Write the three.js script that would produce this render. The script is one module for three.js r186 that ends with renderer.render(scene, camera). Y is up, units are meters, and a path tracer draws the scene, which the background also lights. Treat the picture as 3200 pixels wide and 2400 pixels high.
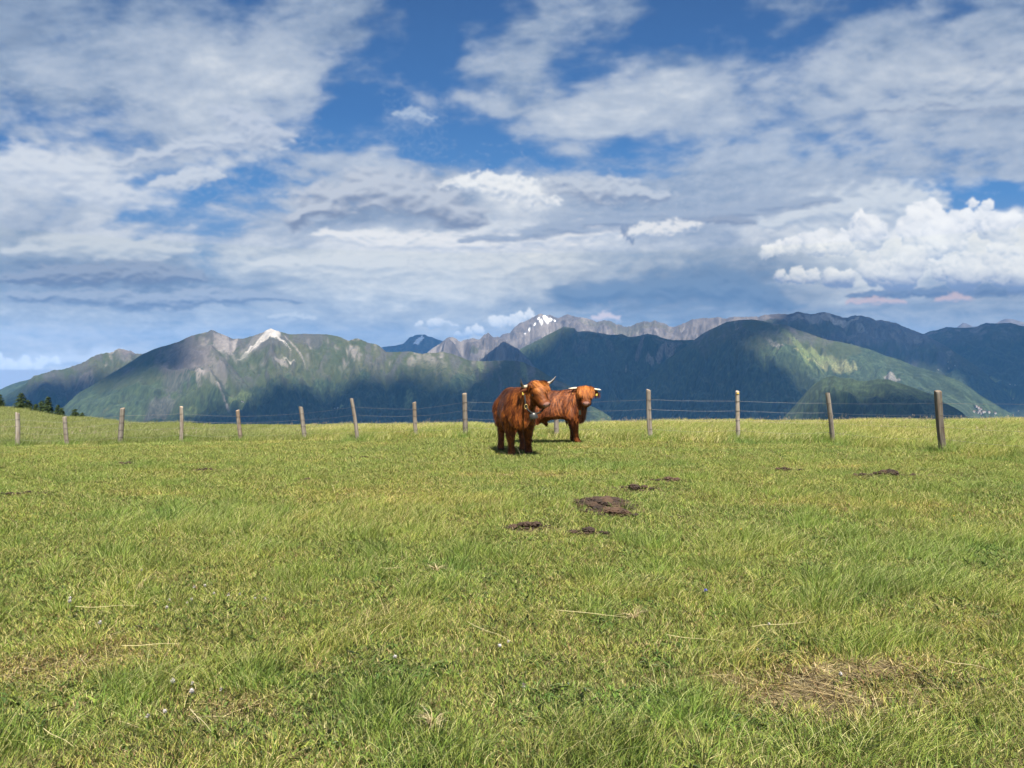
import * as THREE from 'three';
import { mergeGeometries } from 'three/addons/utils/BufferGeometryUtils.js';

// ---------------------------------------------------------------- camera, sun, exposure
const F = 2304.6, HORIZON = 1155, EYE = 1.55;               // focal length and horizon line of a 3200 x 2400 frame
const PITCH = Math.atan((1200 - HORIZON) / F);
const scene = new THREE.Scene();
const camera = new THREE.PerspectiveCamera(2 * Math.atan(1200 / F) * 180 / Math.PI, 4 / 3, 0.1, 120000);
camera.position.set(0, EYE, 0);
camera.rotation.x = -PITCH;
const renderer = new THREE.WebGLRenderer({ antialias: true });
renderer.toneMapping = THREE.LinearToneMapping;
renderer.toneMappingExposure = 2.1;
renderer.shadowMap.enabled = true;

const SUN = new THREE.Vector3(0.13, 0.84, 0.50).normalize();
const sun = new THREE.DirectionalLight(new THREE.Color(1.0, 0.93, 0.82), 5.0);
sun.position.copy(SUN).multiplyScalar(100);
sun.target.position.set(0, 0, -12);
sun.position.add(sun.target.position);
sun.castShadow = true; sun.shadow.radius = 4.5;
Object.assign(sun.shadow.camera, { left: -40, right: 40, top: 40, bottom: -40, near: 1, far: 220 });
sun.shadow.mapSize.set(4096, 4096);
scene.add(sun, sun.target);
scene.fog = new THREE.FogExp2(new THREE.Color().setRGB(0.13, 0.42, 0.95), 2.9e-5);

// ---------------------------------------------------------------- helpers
function rngOf(seed) { let s = seed | 0; return () => { s = (s + 0x6d2b79f5) | 0; let t = Math.imul(s ^ (s >>> 15), 1 | s); t = (t + Math.imul(t ^ (t >>> 7), 61 | t)) ^ t; return ((t ^ (t >>> 14)) >>> 0) / 4294967296; }; }
const clamp = (x, a = 0, b = 1) => (x < a ? a : x > b ? b : x);
const lerp = (a, b, t) => a + (b - a) * t;
const sstep = (a, b, x) => { const t = clamp((x - a) / (b - a)); return t * t * (3 - 2 * t); };
const PERM = new Uint8Array(512), GX = new Float32Array(256), GY = new Float32Array(256);
{
  const r = rngOf(7), p = [...Array(256).keys()];
  for (let i = 255; i > 0; i--) { const j = Math.floor(r() * (i + 1)); [p[i], p[j]] = [p[j], p[i]]; }
  for (let i = 0; i < 512; i++) PERM[i] = p[i & 255];
  for (let i = 0; i < 256; i++) { GX[i] = Math.cos(i / 256 * 6.28318); GY[i] = Math.sin(i / 256 * 6.28318); }
}
function noise(x, y) {                                       // about -1 .. 1
  const ix = Math.floor(x), iy = Math.floor(y), fx = x - ix, fy = y - iy, X = ix & 255, Y = iy & 255;
  const u = fx * fx * fx * (fx * (fx * 6 - 15) + 10), v = fy * fy * fy * (fy * (fy * 6 - 15) + 10);
  const a = PERM[PERM[X] + Y], b = PERM[PERM[X + 1] + Y], c = PERM[PERM[X] + Y + 1], d = PERM[PERM[X + 1] + Y + 1];
  const n00 = GX[a] * fx + GY[a] * fy, n10 = GX[b] * (fx - 1) + GY[b] * fy, n01 = GX[c] * fx + GY[c] * (fy - 1), n11 = GX[d] * (fx - 1) + GY[d] * (fy - 1);
  const t = n00 + (n10 - n00) * u; return 1.5 * (t + (n01 + (n11 - n01) * u - t) * v);
}
function fbm(x, y, o = 4, g = 0.5) { let s = 0, a = 1, n = 0; for (let i = 0; i < o; i++) { s += a * noise(x, y); n += a; a *= g; x = x * 2.03 + 17.3; y = y * 2.03 - 9.1; } return s / n; }
function ridged(x, y, o = 4) { let s = 0, a = 1, n = 0; for (let i = 0; i < o; i++) { s += a * (1 - Math.abs(noise(x, y)) * 1.4); n += a; a *= 0.5; x = x * 2.1 + 5.2; y = y * 2.1 + 3.7; } return s / n; }
const table = (pts, x) => { if (x <= pts[0][0]) return pts[0][1]; for (let i = 1; i < pts.length; i++) if (x <= pts[i][0]) { const a = pts[i - 1], b = pts[i]; return lerp(a[1], b[1], (x - a[0]) / (b[0] - a[0])); } return pts[pts.length - 1][1]; };
const smoothTable = (pts, x) => { if (x <= pts[0][0]) return pts[0][1]; for (let i = 1; i < pts.length; i++) if (x <= pts[i][0]) { const a = pts[i - 1], b = pts[i]; return lerp(a[1], b[1], sstep(0, 1, (x - a[0]) / (b[0] - a[0]))); } return pts[pts.length - 1][1]; };
// direction of a point of the photograph (3200 x 2400)
const CP = Math.cos(PITCH), SP = Math.sin(PITCH);
function dirOf(sx, sy) { const x = (sx - 1600) / F, y = (1200 - sy) / F; return new THREE.Vector3(x, y * CP - SP, -y * SP - CP); }
const azOf = (sx) => Math.atan((sx - 1600) / F / CP);
const names = new Map();
function numbered(name) { const n = names.get(name) ?? 0; names.set(name, n + 1); return n ? name + '_' + String(n).padStart(3, '0') : name; }
function tag(o, label, category, group, kind) { Object.assign(o.userData, { label, category }); if (group) o.userData.group = group; if (kind) o.userData.kind = kind; return o; }
function addTop(o, name) { o.name = numbered(name); scene.add(o); return o; }
function part(parent, name, geometry, material) { const m = new THREE.Mesh(geometry, material); m.name = name; m.castShadow = m.receiveShadow = true; parent.add(m); return m; }
const lin = (r, g, b) => new THREE.Color().setRGB(r, g, b);
const srgb = (c) => (c /= 255) <= 0.04045 ? c / 12.92 : Math.pow((c + 0.055) / 1.055, 2.4);

// ---------------------------------------------------------------- sky: blue air with a broken layer of cloud and a few cumulus towers
function makeSky() {
  const W = 4096, H = 2048, data = new Float32Array(W * H * 4);
  // how much cloud (0-9), and how bright it is (0-9): rows every 50, columns every 100 of a 2212 x 1659 frame
  const C = ['7776546761277634664346', '8888766751487425456678', '8888887531685564347888', '8888888532785786568888', '7777886234788887678888', '6557884223467876677778', '5567764331135456654667', '8886635677766578887777', '9855557899998899999822', '8844578999999999999988', '9776788889999999999999', '8998679999999998899999', '9999999999999999999999', '9999999999999999999999', '9999999999999999999999', '9999999999999999999999', '9999999999999999999999'];
  const B = ['4444444444455444444444', '4555554444455445444455', '4555655544555544455566', '4555666555555665556677', '4445665565656665556644', '5555665555556655556555', '5665665555555555555555', '7776765565666554555555', '7777666544885455566678', '6677765443675555677799', '5677776887887775789999', '3333577888887654468887', '4333346777765433457655', '5554555555543333444444', '6654544445544444444444', '6665444444444444444444', '6666555555555555555555'];
  const grid = (g, px, py) => {
    const fx = clamp(px / 100 - 0.5, 0, 20.999), fy = clamp(py / 50 - 0.5, 0, 15.999), x = Math.floor(fx), y = Math.floor(fy), tx = sstep(0, 1, fx - x), ty = sstep(0, 1, fy - y);
    return lerp(lerp(+g[y][x], +g[y][x + 1], tx), lerp(+g[y + 1][x], +g[y + 1][x + 1], tx), ty);
  };
  const stops = [[0, 84, 107, 142], [2, 117, 136, 165], [4, 152, 168, 191], [5, 173, 185, 203], [6, 191, 200, 213], [7, 213, 218, 225], [8, 232, 234, 236], [9.2, 253, 251, 246]].map(([b, ...c]) => [b, ...c.map(srgb)]);
  const ramp = (b, out) => { let i = 1; while (i < stops.length - 1 && b > stops[i][0]) i++; const p = stops[i - 1], q = stops[i], t = clamp((b - p[0]) / (q[0] - p[0])); for (let c = 0; c < 3; c++) out[c] = lerp(p[c + 1], q[c + 1], t); };
  const air = [[0, 60, 98, 154], [250, 70, 117, 178], [420, 92, 144, 202], [560, 136, 166, 202], [700, 164, 182, 204], [800, 178, 192, 208]].map(([y, ...c]) => [y, ...c.map(srgb)]);
  const airAt = (y, out) => { let i = 1; while (i < air.length - 1 && y > air[i][0]) i++; const p = air[i - 1], q = air[i], t = clamp((y - p[0]) / (q[0] - p[0])); for (let c = 0; c < 3; c++) out[c] = lerp(p[c + 1], q[c + 1], t); };
  const A0 = 34.6 * Math.PI / 180, cA = [0, 0, 0], cB = [0, 0, 0];
  const fold = (x, a, b) => { const n = b - a; let t = (x - a) / n; t = Math.abs(t % 2); return a + n * (t > 1 ? 2 - t : t); };
  const cover = (az, el, oct, out) => {
    const dx = Math.cos(el) * Math.sin(az), dy = Math.sin(el), dz = -Math.cos(el) * Math.cos(az), fa = fold(az, -A0, A0);
    const px = 1106 + 1593 * Math.tan(fa); let py = 800 - 1593 * Math.tan(Math.min(el, 1.5)) / Math.cos(fa);
    if (py < 12) py = 12 + (280 - 12) * (0.5 - 0.5 * Math.cos(Math.min(el - 0.45, 1.2) * 6));
    const k = 1 / (dy + 0.10), qx = dx * k, qz = dz * k, rx = qx * 0.80 - qz * 0.60, rz = qx * 0.60 + qz * 0.80;
    const wx = fbm(qx * 1.1 + 3, qz * 1.1, 3), wy = fbm(qx * 1.1 + 40, qz * 1.1 + 9, 3), wu = noise(px / 70, py / 34 + 50), wv = noise(px / 60 + 30, py / 30);
    const gx = px + wx * 70 + wu * 34, gy = py + wy * 34 + wv * 15;
    const n = fbm(rx * 2.6 + wx * 0.5, rz * 1.15 + wy * 0.5, oct, 0.56) * 0.5 + fbm(qx * 5.5 + wy, qz * 5.5 + 13, oct, 0.58) * 0.34 + fbm(px / 95 + 7 + wx, py / 42 + wy, oct, 0.6) * 0.34;
    const cv = grid(C, gx, gy) / 9, a = sstep(0.02, 0.60, cv * 1.14 + n * 0.92 - 0.36), low = sstep(430, 760, py);
    let b = grid(B, gx, gy) + n * lerp(3.3, 2.4, low) + fbm(px / 38 + wx * 2, py / 17 + wy * 2, oct, 0.6) * lerp(1.0, 1.5, low);
    b += clamp(a - 0.35, 0, 0.4) * 0.6 - 0.35 - 0.35 * sstep(330, 60, py) + 1.5 * sstep(590, 745, py);
    airAt(py, cA); ramp(clamp(b, 0, 9.2), cB);
    const streak = a * (0.90 + 0.1 * sstep(0.5, 0.9, cv));
    for (let c = 0; c < 3; c++) out[c] = lerp(cA[c], cB[c], streak);
  };
  const o = [0, 0, 0], azc = (col) => ((col + 0.5) / W - 0.5) * 2 * Math.PI;   // azimuth of the texture: atan2(z, x)
  const toAz = (round) => { let a = round + Math.PI / 2; while (a > Math.PI) a -= 2 * Math.PI; return a; };  // 0 towards -z
  const elc = (row) => ((row + 0.5) / H - 0.5) * Math.PI;
  const row0 = H / 2 - 4, inFrame = (a, e) => Math.abs(a) < 0.70 && e < 0.56;
  // coarse pass everywhere, fine pass over the part of the sky that the view takes in
  const q = 8, cw = W / q, ch = (H - row0) / q + 2, coarse = new Float32Array(cw * Math.ceil(ch) * 3);
  for (let y = 0; y < Math.ceil(ch); y++) for (let x = 0; x < cw; x++) { cover(toAz(((x * q + q / 2) / W - 0.5) * 2 * Math.PI), clamp((((row0 + y * q + q / 2) / H) - 0.5) * Math.PI, 0, 1.56), 3, o); coarse.set(o, (y * cw + x) * 3); }
  for (let y = row0; y < H; y++) {
    const e = Math.max(elc(y), 0);
    for (let x = 0; x < W; x++) {
      const a = toAz(azc(x)), at = (y * W + x) * 4;
      if (inFrame(a, e)) cover(a, e, 5, o);
      else {
        const fx = (x + 0.5) / q - 0.5, fy = clamp((y - row0 + 0.5) / q - 0.5, 0, Math.ceil(ch) - 1.001), x0 = Math.floor(fx), y0 = Math.floor(fy), tx = fx - x0, ty = fy - y0, xa = (x0 + cw) % cw, xb = (x0 + 1) % cw;
        for (let c = 0; c < 3; c++) o[c] = lerp(lerp(coarse[(y0 * cw + xa) * 3 + c], coarse[(y0 * cw + xb) * 3 + c], tx), lerp(coarse[((y0 + 1) * cw + xa) * 3 + c], coarse[((y0 + 1) * cw + xb) * 3 + c], tx), ty);
      }
      data[at] = o[0]; data[at + 1] = o[1]; data[at + 2] = o[2]; data[at + 3] = 1;
    }
  }
  // cumulus: billowing heaps, lit from above and behind the viewer
  const pxScale = 1593, billow = (x, y, o) => { let t = 0, a = 1, n = 0; for (let i = 0; i < o; i++) { t += a * Math.abs(noise(x, y)); n += a; a *= 0.46; x = x * 2.07 + 3.1; y = y * 2.07 - 7.7; } return t / n; };
  const heap = (seed, spine, light, dark, base, soft, stretch = 1, gain = 1) => {
    const R = spine.map((p) => p[2]), big = Math.max(...R) * 2.2, small = Math.min(26, 5 + Math.max(...R) * 0.55), xs = spine.map((p) => p[0]), ys = spine.map((p) => p[1]);
    const x0 = Math.min(...xs) - big * stretch, x1 = Math.max(...xs) + big * stretch, y0 = Math.min(...ys) - big, y1 = Math.max(...ys) + big;
    const body = (px, py) => { let m = 0; for (let i = 0; i < spine.length - 1; i++) { const A = spine[i], Bq = spine[i + 1], bx = Bq[0] - A[0], by = Bq[1] - A[1], t = clamp(((px - A[0]) * bx + (py - A[1]) * by) / (bx * bx + by * by)), d = Math.hypot((px - A[0] - bx * t) / (1.15 * stretch), py - A[1] - by * t) / lerp(A[2], Bq[2], t); m = Math.max(m, 1 - d * 0.62); } return m; };
    const field = (px, py, o) => body(px + fbm(px / small / 1.6 / stretch, py / small / 1.6 + seed, 3) * small * 0.9 * stretch, py + fbm(px / small / 1.6 / stretch + 9, py / small / 1.6, 3) * small * 0.7) + 0.85 * (0.40 - billow(px / small / 1.5 / stretch + seed, py / small / 1.35, o));
    const azA = Math.atan((x0 - 1106) / pxScale), azB = Math.atan((x1 - 1106) / pxScale), elA = Math.atan((800 - y1) / pxScale) * 0.8, elB = Math.atan((800 - y0) / pxScale);
    const colOf = (a) => { let rd = a - Math.PI / 2; if (rd < -Math.PI) rd += 2 * Math.PI; return (rd / (2 * Math.PI) + 0.5) * W; };
    const ca = Math.floor(colOf(azA)), cb = Math.ceil(colOf(azB));
    for (let y = Math.max(row0, Math.floor((elA / Math.PI + 0.5) * H) - 4); y < (elB / Math.PI + 0.5) * H + 4; y++) for (let x = ca; x <= cb; x++) {
      const a = toAz(azc(x)), e = elc(y), px = 1106 + pxScale * Math.tan(a), py = 800 - pxScale * Math.tan(e) / Math.cos(a), f = field(px, py, 5);
      const al = sstep(0.36 - 0.16 * soft, 0.44 + 0.24 * soft, f + fbm(px / 9 / stretch, py / 7, 3, 0.6) * 0.10); if (al <= 0) continue;
      const s1 = field(px, py, 2), up = (s1 - field(px - small * 0.15, py - small * 0.42, 2)) * 1.25 + (field(px, py, 3) - field(px - small * 0.05, py - small * 0.16, 3)) * 0.7;
      const lit = clamp(0.64 + up + clamp(f - 0.45, 0, 0.6) * 0.30 - sstep(base[0], base[1], py) * 0.62 + fbm(px / 40 + seed, py / 18, 3) * 0.14), at = (y * W + x) * 4;
      for (let c = 0; c < 3; c++) data[at + c] = lerp(data[at + c], lerp(srgb(dark[c]), srgb(light[c]), lit) * gain, al * 0.97);
    }
  };
  // soft bright sheets, then grey scud, then the cumulus
  heap(31, [[0, 370, 30], [80, 360, 40], [180, 385, 40], [260, 430, 24]], [224, 228, 234], [190, 200, 216], [900, 999], 1.4, 2);
  heap(32, [[30, 540, 10], [150, 530, 22], [300, 540, 24], [390, 545, 10]], [220, 224, 230], [188, 198, 212], [900, 999], 1.3, 2.5);
  heap(33, [[1650, 485, 12], [1750, 465, 30], [1850, 452, 40], [1950, 440, 36], [2010, 436, 18]], [222, 227, 232], [180, 193, 211], [900, 999], 1.2, 1.6);
  heap(34, [[700, 508, 8], [850, 522, 18], [1000, 532, 20], [1150, 522, 22], [1280, 505, 18], [1350, 500, 12]], [250, 248, 245], [206, 213, 224], [900, 999], 1.2, 2.2);
  heap(35, [[560, 570, 10], [760, 575, 24], [1000, 580, 26], [1200, 570, 20]], [232, 234, 237], [200, 208, 220], [900, 999], 1.4, 2.6);
  heap(36, [[340, 402, 10], [420, 388, 20], [470, 380, 10]], [214, 220, 229], [184, 195, 212], [900, 999], 1.0, 1.6);
  heap(37, [[960, 402, 8], [1030, 396, 18], [1100, 410, 26], [1170, 422, 24], [1195, 432, 12]], [252, 251, 248], [196, 205, 219], [440, 470], 0.8, 1.2);
  heap(41, [[640, 472, 16], [720, 432, 32], [810, 404, 38], [900, 420, 40], [980, 462, 30], [1030, 476, 12]], [204, 209, 218], [136, 148, 172], [420, 520], 1.1, 1.8);
  heap(42, [[20, 606, 12], [120, 597, 18], [230, 592, 22], [330, 590, 22], [420, 600, 14], [445, 608, 7]], [162, 172, 191], [106, 120, 149], [580, 650], 1.0, 2);
  heap(43, [[30, 642, 8], [180, 642, 15], [330, 652, 18], [460, 642, 17], [580, 642, 12], [640, 650, 6]], [176, 186, 203], [122, 137, 165], [630, 700], 1.1, 2.2);
  heap(44, [[1000, 522, 6], [1100, 512, 10], [1250, 492, 15], [1400, 474, 18], [1550, 464, 16], [1650, 452, 12], [1800, 436, 8]], [172, 184, 202], [142, 156, 181], [900, 999], 1.7, 3);
  heap(45, [[1200, 400, 16], [1290, 412, 26], [1380, 420, 20], [1440, 425, 8]], [204, 210, 219], [146, 158, 181], [410, 470], 1.2, 1.5);
  heap(46, [[1345, 492, 6], [1358, 512, 8], [1364, 524, 4]], [150, 162, 184], [130, 144, 172], [900, 999], 1.0);
  heap(47, [[1515, 480, 5], [1565, 476, 9], [1620, 484, 5]], [162, 172, 190], [140, 152, 176], [900, 999], 1.4, 1.6);
  heap(48, [[1900, 238, 12], [2000, 228, 18], [2120, 232, 18], [2240, 226, 16]], [188, 198, 212], [150, 163, 187], [900, 999], 1.7, 2.2);
  heap(51, [[1250, 640, 22], [1400, 622, 34], [1540, 612, 40], [1640, 640, 26], [1700, 660, 14]], [128, 152, 184], [98, 126, 164], [900, 999], 1.8, 2);
  heap(52, [[1850, 640, 6], [1960, 634, 10], [2080, 630, 12], [2200, 626, 12], [2300, 622, 10]], [128, 148, 180], [100, 122, 160], [900, 999], 1.1, 2);
  heap(53, [[250, 360, 6], [330, 340, 12], [420, 318, 16], [520, 305, 18], [600, 320, 10]], [206, 213, 224], [160, 174, 198], [900, 999], 1.5, 2);
  heap(54, [[500, 250, 20], [560, 290, 26], [620, 300, 14]], [200, 207, 220], [165, 178, 200], [900, 999], 1.6, 1.3);
  // towering cumulus: balls grown on balls, shaded by one light from above and behind the viewer
  const towers = (seed, bigs, light, dark, base, gain) => {
    const r = rngOf(seed), all = [], grow = (c, n, k0, k1, spread, depth) => { for (let i = 0; i < n; i++) { const a = r() * 6.283, up = Math.sqrt(r()), x = Math.cos(a) * up, y = Math.sin(a) * up - 0.12, z = Math.sqrt(Math.max(0.02, 1 - up * up)), q = [c[0] + x * c[2] * spread * 1.1, c[1] + y * c[2] * spread, c[2] * (k0 + (k1 - k0) * r()), c[3] + z * c[2] * spread * 0.8]; all.push(q); if (depth && q[2] > 7) grow(q, 5, 0.3, 0.5, 0.8, depth - 1); } };
    for (const [x, y, R] of bigs) for (let q = 0; q < 3; q++) { const c = [x + (r() - 0.5) * R * 2.2, y + (r() - 0.5) * R * 1.1, R * (0.45 + 0.65 * r()), (r() - 0.5) * R]; all.push(c); grow(c, 8, 0.28, 0.60, 0.78, 1); }
    const x0 = Math.min(...all.map((p) => p[0] - p[2])) - 12, x1 = Math.max(...all.map((p) => p[0] + p[2])) + 12, y0 = Math.min(...all.map((p) => p[1] - p[2])) - 12, y1 = Math.max(...all.map((p) => p[1] + p[2])) + 12;
    const colOf = (a) => { let rd = a - Math.PI / 2; if (rd < -Math.PI) rd += 2 * Math.PI; return (rd / (2 * Math.PI) + 0.5) * W; }, ca = Math.floor(colOf(Math.atan((x0 - 1106) / pxScale))), cb = Math.ceil(colOf(Math.atan((x1 - 1106) / pxScale)));
    const ra = Math.max(row0, Math.floor((Math.atan((800 - y1) / pxScale) * 0.8 / Math.PI + 0.5) * H) - 2), rb = Math.ceil((Math.atan((800 - y0) / pxScale) / Math.PI + 0.5) * H) + 2;
    for (let y = ra; y < rb; y++) for (let x = ca; x <= cb; x++) {
      const a = toAz(azc(x)), e = elc(y); let px = 1106 + pxScale * Math.tan(a), py = 800 - pxScale * Math.tan(e) / Math.cos(a); const ox = px, oy = py;
      px += fbm(ox / 30, oy / 24 + seed, 5, 0.62) * 13; py += fbm(ox / 28 + 20, oy / 22, 5, 0.62) * 10;
      let top = -1e9, al = 0; const hit = [];
      for (const p of all) { const ex = px - p[0], ey = py - p[1], dd = (ex * ex + ey * ey) / (p[2] * p[2]); if (dd > 1.35) continue; al = Math.max(al, sstep(1.3, 0.72, dd)); if (dd < 1) { const z = Math.sqrt(1 - dd), h = p[3] + p[2] * z; hit.push([h, ex / p[2], -ey / p[2], z]); if (h > top) top = h; } }
      al *= 1 - sstep(base[1] - 10, base[1] + 16, oy + fbm(ox / 40, oy / 9 + seed, 3) * 12); if (al <= 0.01) continue;
      let nx = 0, ny = 0.3, nz = 0.3, ws = 0.2; for (const [h, a1, b1, c1] of hit) { const w = Math.exp((h - top) / 4.5); nx += w * a1; ny += w * b1; nz += w * c1; ws += w; } const L = Math.hypot(nx, ny, nz) || 1;
      const lit = clamp(0.30 + 0.72 * (nx * 0.10 + ny * 0.62 + nz * 0.60) / L - sstep(base[0], base[1], oy) * 0.75 + fbm(ox / 55 + seed, oy / 26, 3) * 0.22), at = (y * W + x) * 4;
      for (let c = 0; c < 3; c++) data[at + c] = lerp(data[at + c], lerp(srgb(dark[c]), srgb(light[c]), lit) * gain, al * 0.96);
    }
  };
  const white = [255, 252, 246], shade = [150, 166, 194];
  towers(11, [[1655, 546, 15], [1690, 537, 20], [1735, 530, 22], [1785, 524, 26], [1840, 517, 28], [1895, 512, 34], [1950, 502, 36], [1995, 490, 34], [2008, 468, 20]], white, shade, [545, 590], 1.12);
  towers(12, [[2035, 548, 40], [2075, 510, 40], [2100, 478, 30], [2112, 455, 20], [2140, 500, 36], [2178, 540, 30], [2196, 565, 24]], white, shade, [570, 640], 1.14);
  towers(13, [[1700, 606, 17], [1735, 600, 16], [1775, 600, 22], [1825, 597, 20], [1875, 588, 28], [1930, 590, 28], [1985, 580, 34], [2045, 588, 32], [2105, 585, 34], [2160, 594, 32], [2215, 598, 32], [2280, 600, 34]], [253, 250, 244], [132, 150, 185], [588, 632], 1.10);
  towers(14, [[908, 704, 6], [925, 700, 9], [945, 699, 9], [965, 701, 9], [985, 704, 5]], [236, 237, 239], [165, 181, 205], [702, 716], 1.15);
  heap(55, [[-80, 800, 26], [20, 796, 24], [120, 786, 20], [210, 772, 14], [260, 760, 8]], [214, 219, 227], [176, 188, 207], [900, 999], 1.8, 1.8, 1.35);
  towers(16, [[-100, 796, 22], [-40, 794, 22], [5, 790, 18], [40, 790, 15], [70, 788, 12], [100, 784, 10], [130, 778, 8]], [226, 229, 234], [180, 192, 210], [860, 900], 1.6);
  towers(15, [[992, 728, 6], [1015, 722, 8], [1040, 714, 10], [1062, 704, 12], [1082, 696, 14], [1105, 690, 14], [1130, 684, 13], [1152, 683, 9]], [244, 243, 242], [160, 178, 205], [708, 745], 1.2);
  heap(17, [[858, 252, 5], [890, 250, 11], [915, 256, 11], [936, 262, 5]], [176, 192, 214], [140, 164, 200], [900, 999], 2.0, 1.2);
  heap(18, [[1370, 508, 10], [1400, 498, 16], [1450, 496, 15], [1500, 492, 10]], [246, 244, 241], [176, 188, 207], [505, 530], 1.1, 1.2);
  heap(19, [[590, 688, 5], [640, 684, 7], [680, 690, 5]], [214, 220, 228], [175, 187, 205], [690, 700], 1.2, 1.3);
  heap(20, [[1830, 655, 5], [1890, 652, 8], [1950, 656, 4]], [222, 200, 204], [165, 178, 202], [655, 665], 1.2, 1.6);
  heap(21, [[2030, 648, 6], [2065, 644, 9], [2090, 648, 6]], [220, 198, 202], [165, 178, 202], [655, 665], 1.2, 1.3);
  heap(22, [[1280, 690, 6], [1310, 684, 9], [1330, 690, 7]], [218, 204, 208], [165, 178, 202], [690, 702], 1.2, 1.3, 1.2);
  for (let y = row0; y < H; y++) { const k = 1 + 0.22 * sstep(9, 1, elc(y) * 180 / Math.PI); if (k > 1) for (let i = y * W * 4; i < (y + 1) * W * 4; i += 4) { data[i] *= k; data[i + 1] *= k; data[i + 2] *= k * 0.96; } }   // low air is seen through the haze
  for (let i = 0; i < row0 * W * 4; i += 4) { data[i] = 0.80; data[i + 1] = 0.86; data[i + 2] = 0.95; data[i + 3] = 1; }   // below the horizon: pale mist
  for (let i = 0; i < data.length; i += 4) { data[i] *= 0.475; data[i + 1] *= 0.475; data[i + 2] *= 0.472; }
  const t = new THREE.DataTexture(data, W, H, THREE.RGBAFormat, THREE.FloatType);
  t.mapping = THREE.EquirectangularReflectionMapping; t.magFilter = t.minFilter = THREE.LinearFilter; t.needsUpdate = true;
  return t;
}
const sky = makeSky();
scene.background = sky; scene.environment = sky;

// ---------------------------------------------------------------- the ground: meadow, crest and the valley below, one sheet
// fence posts: foot x, y and top x, y in the photograph, height in metres, width in metres
const POSTS = [
  [-175, 1403, -170, 1293, 1.08, 0.13], [53, 1398, 54, 1290, 1.05, 0.127], [212, 1395, 204, 1302, 0.95, 0.125], [374.5, 1392, 381, 1276, 1.10, 0.142], [565, 1384, 567, 1271, 1.10, 0.10], [755, 1382, 744, 1282, 1.0, 0.12],
  [953, 1376, 939, 1272, 1.0, 0.14], [1116, 1378, 1099, 1246, 1.12, 0.105], [1302, 1367, 1295, 1257, 1.0, 0.115], [1455, 1366, 1451.5, 1230, 1.12, 0.125], [1737.5, 1367, 1733, 1232, 1.1, 0.115],
  [2035, 1375, 2025, 1218, 1.15, 0.11], [2307, 1380, 2306, 1223, 1.15, 0.09], [2601, 1387, 2586, 1229, 1.15, 0.11], [2949, 1415, 2927, 1222, 1.17, 0.105], [3440, 1452, 3432, 1215, 1.15, 0.11],
].map(([x, y, tx, ty, h, w]) => { const D = F * h / (y - ty); return { x, y, tx, ty, h, w, D, g: EYE - D * (y - HORIZON) / F, az: azOf(x) }; });
const FENCE_D = POSTS.map((p) => [p.az, p.D]), FENCE_G = POSTS.map((p) => [p.az, p.g]);
const CREST = [[-300, 70, 112], [0, 62, 125], [217, 56, 157], [434, 46, 176], [868, 36, 183], [1230, 32, 180], [1600, 30, 184], [1880, 29, 176], [2460, 28, 172], [3200, 28, 165], [3600, 28, 162]].map(([sx, D, dy]) => ({ az: azOf(sx), D, g: EYE - D * dy / F }));
const CREST_D = CREST.map((c) => [c.az, c.D]), CREST_G = CREST.map((c) => [c.az, c.g]);
function groundHeight(x, z) {
  const r = Math.hypot(x, z), az = clamp(Math.atan2(x, -z), -0.8, 0.8), D = r * Math.cos(az);
  const fd = table(FENCE_D, az), fg = table(FENCE_G, az), cd = smoothTable(CREST_D, az), cg = smoothTable(CREST_G, az);
  let h;
  if (D < 7) h = 0;
  else if (D < fd) { const t = (D - 7) / (fd - 7); h = fg * t * t * (1.6 - 0.6 * t); }
  else if (D < cd) { const t = (D - fd) / (cd - fd); h = lerp(fg, cg, t) + 0.10 * Math.sin(t * Math.PI) * sstep(20, 34, cd - fd + 14); }
  else { const e = D - cd; h = cg - 0.55 * e * e / (e + 9); }
  const near = sstep(70, 30, D);
  h += near * (fbm(x * 0.55, z * 0.55, 3) * 0.035 + fbm(x * 2.1 + 9, z * 2.1, 2) * 0.012);
  if (D > cd - 12) h += sstep(cd - 12, cd, D) * fbm(x * 0.22, z * 0.22 + 4, 3) * 0.10 * sstep(200, 60, D);
  if (r > 120) {                                            // far down: forested valley sides and floor
    const deep = -1180 + 60 * fbm(x / 3000, z / 3000, 4), fall = -60 - (r - 150) * 0.52 + 120 * fbm(x / 700, z / 700, 4) * sstep(200, 900, r);
    h = lerp(h, Math.max(deep, fall), sstep(120, 260, r));
  }
  return h;
}
function onGround(sx, sy) {                                  // the point of the ground that the photograph shows at sx, sy
  const d = dirOf(sx, sy); let a = 0.5, b = 0.5;
  for (let t = 0.5; t < 90; t *= 1.01) { if (EYE + d.y * t < groundHeight(d.x * t, d.z * t)) { b = t; break; } a = t; b = t; }
  for (let i = 0; i < 24; i++) { const m = (a + b) / 2; if (EYE + d.y * m < groundHeight(d.x * m, d.z * m)) b = m; else a = m; }
  return new THREE.Vector3(d.x * b, groundHeight(d.x * b, d.z * b), d.z * b);
}
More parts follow.
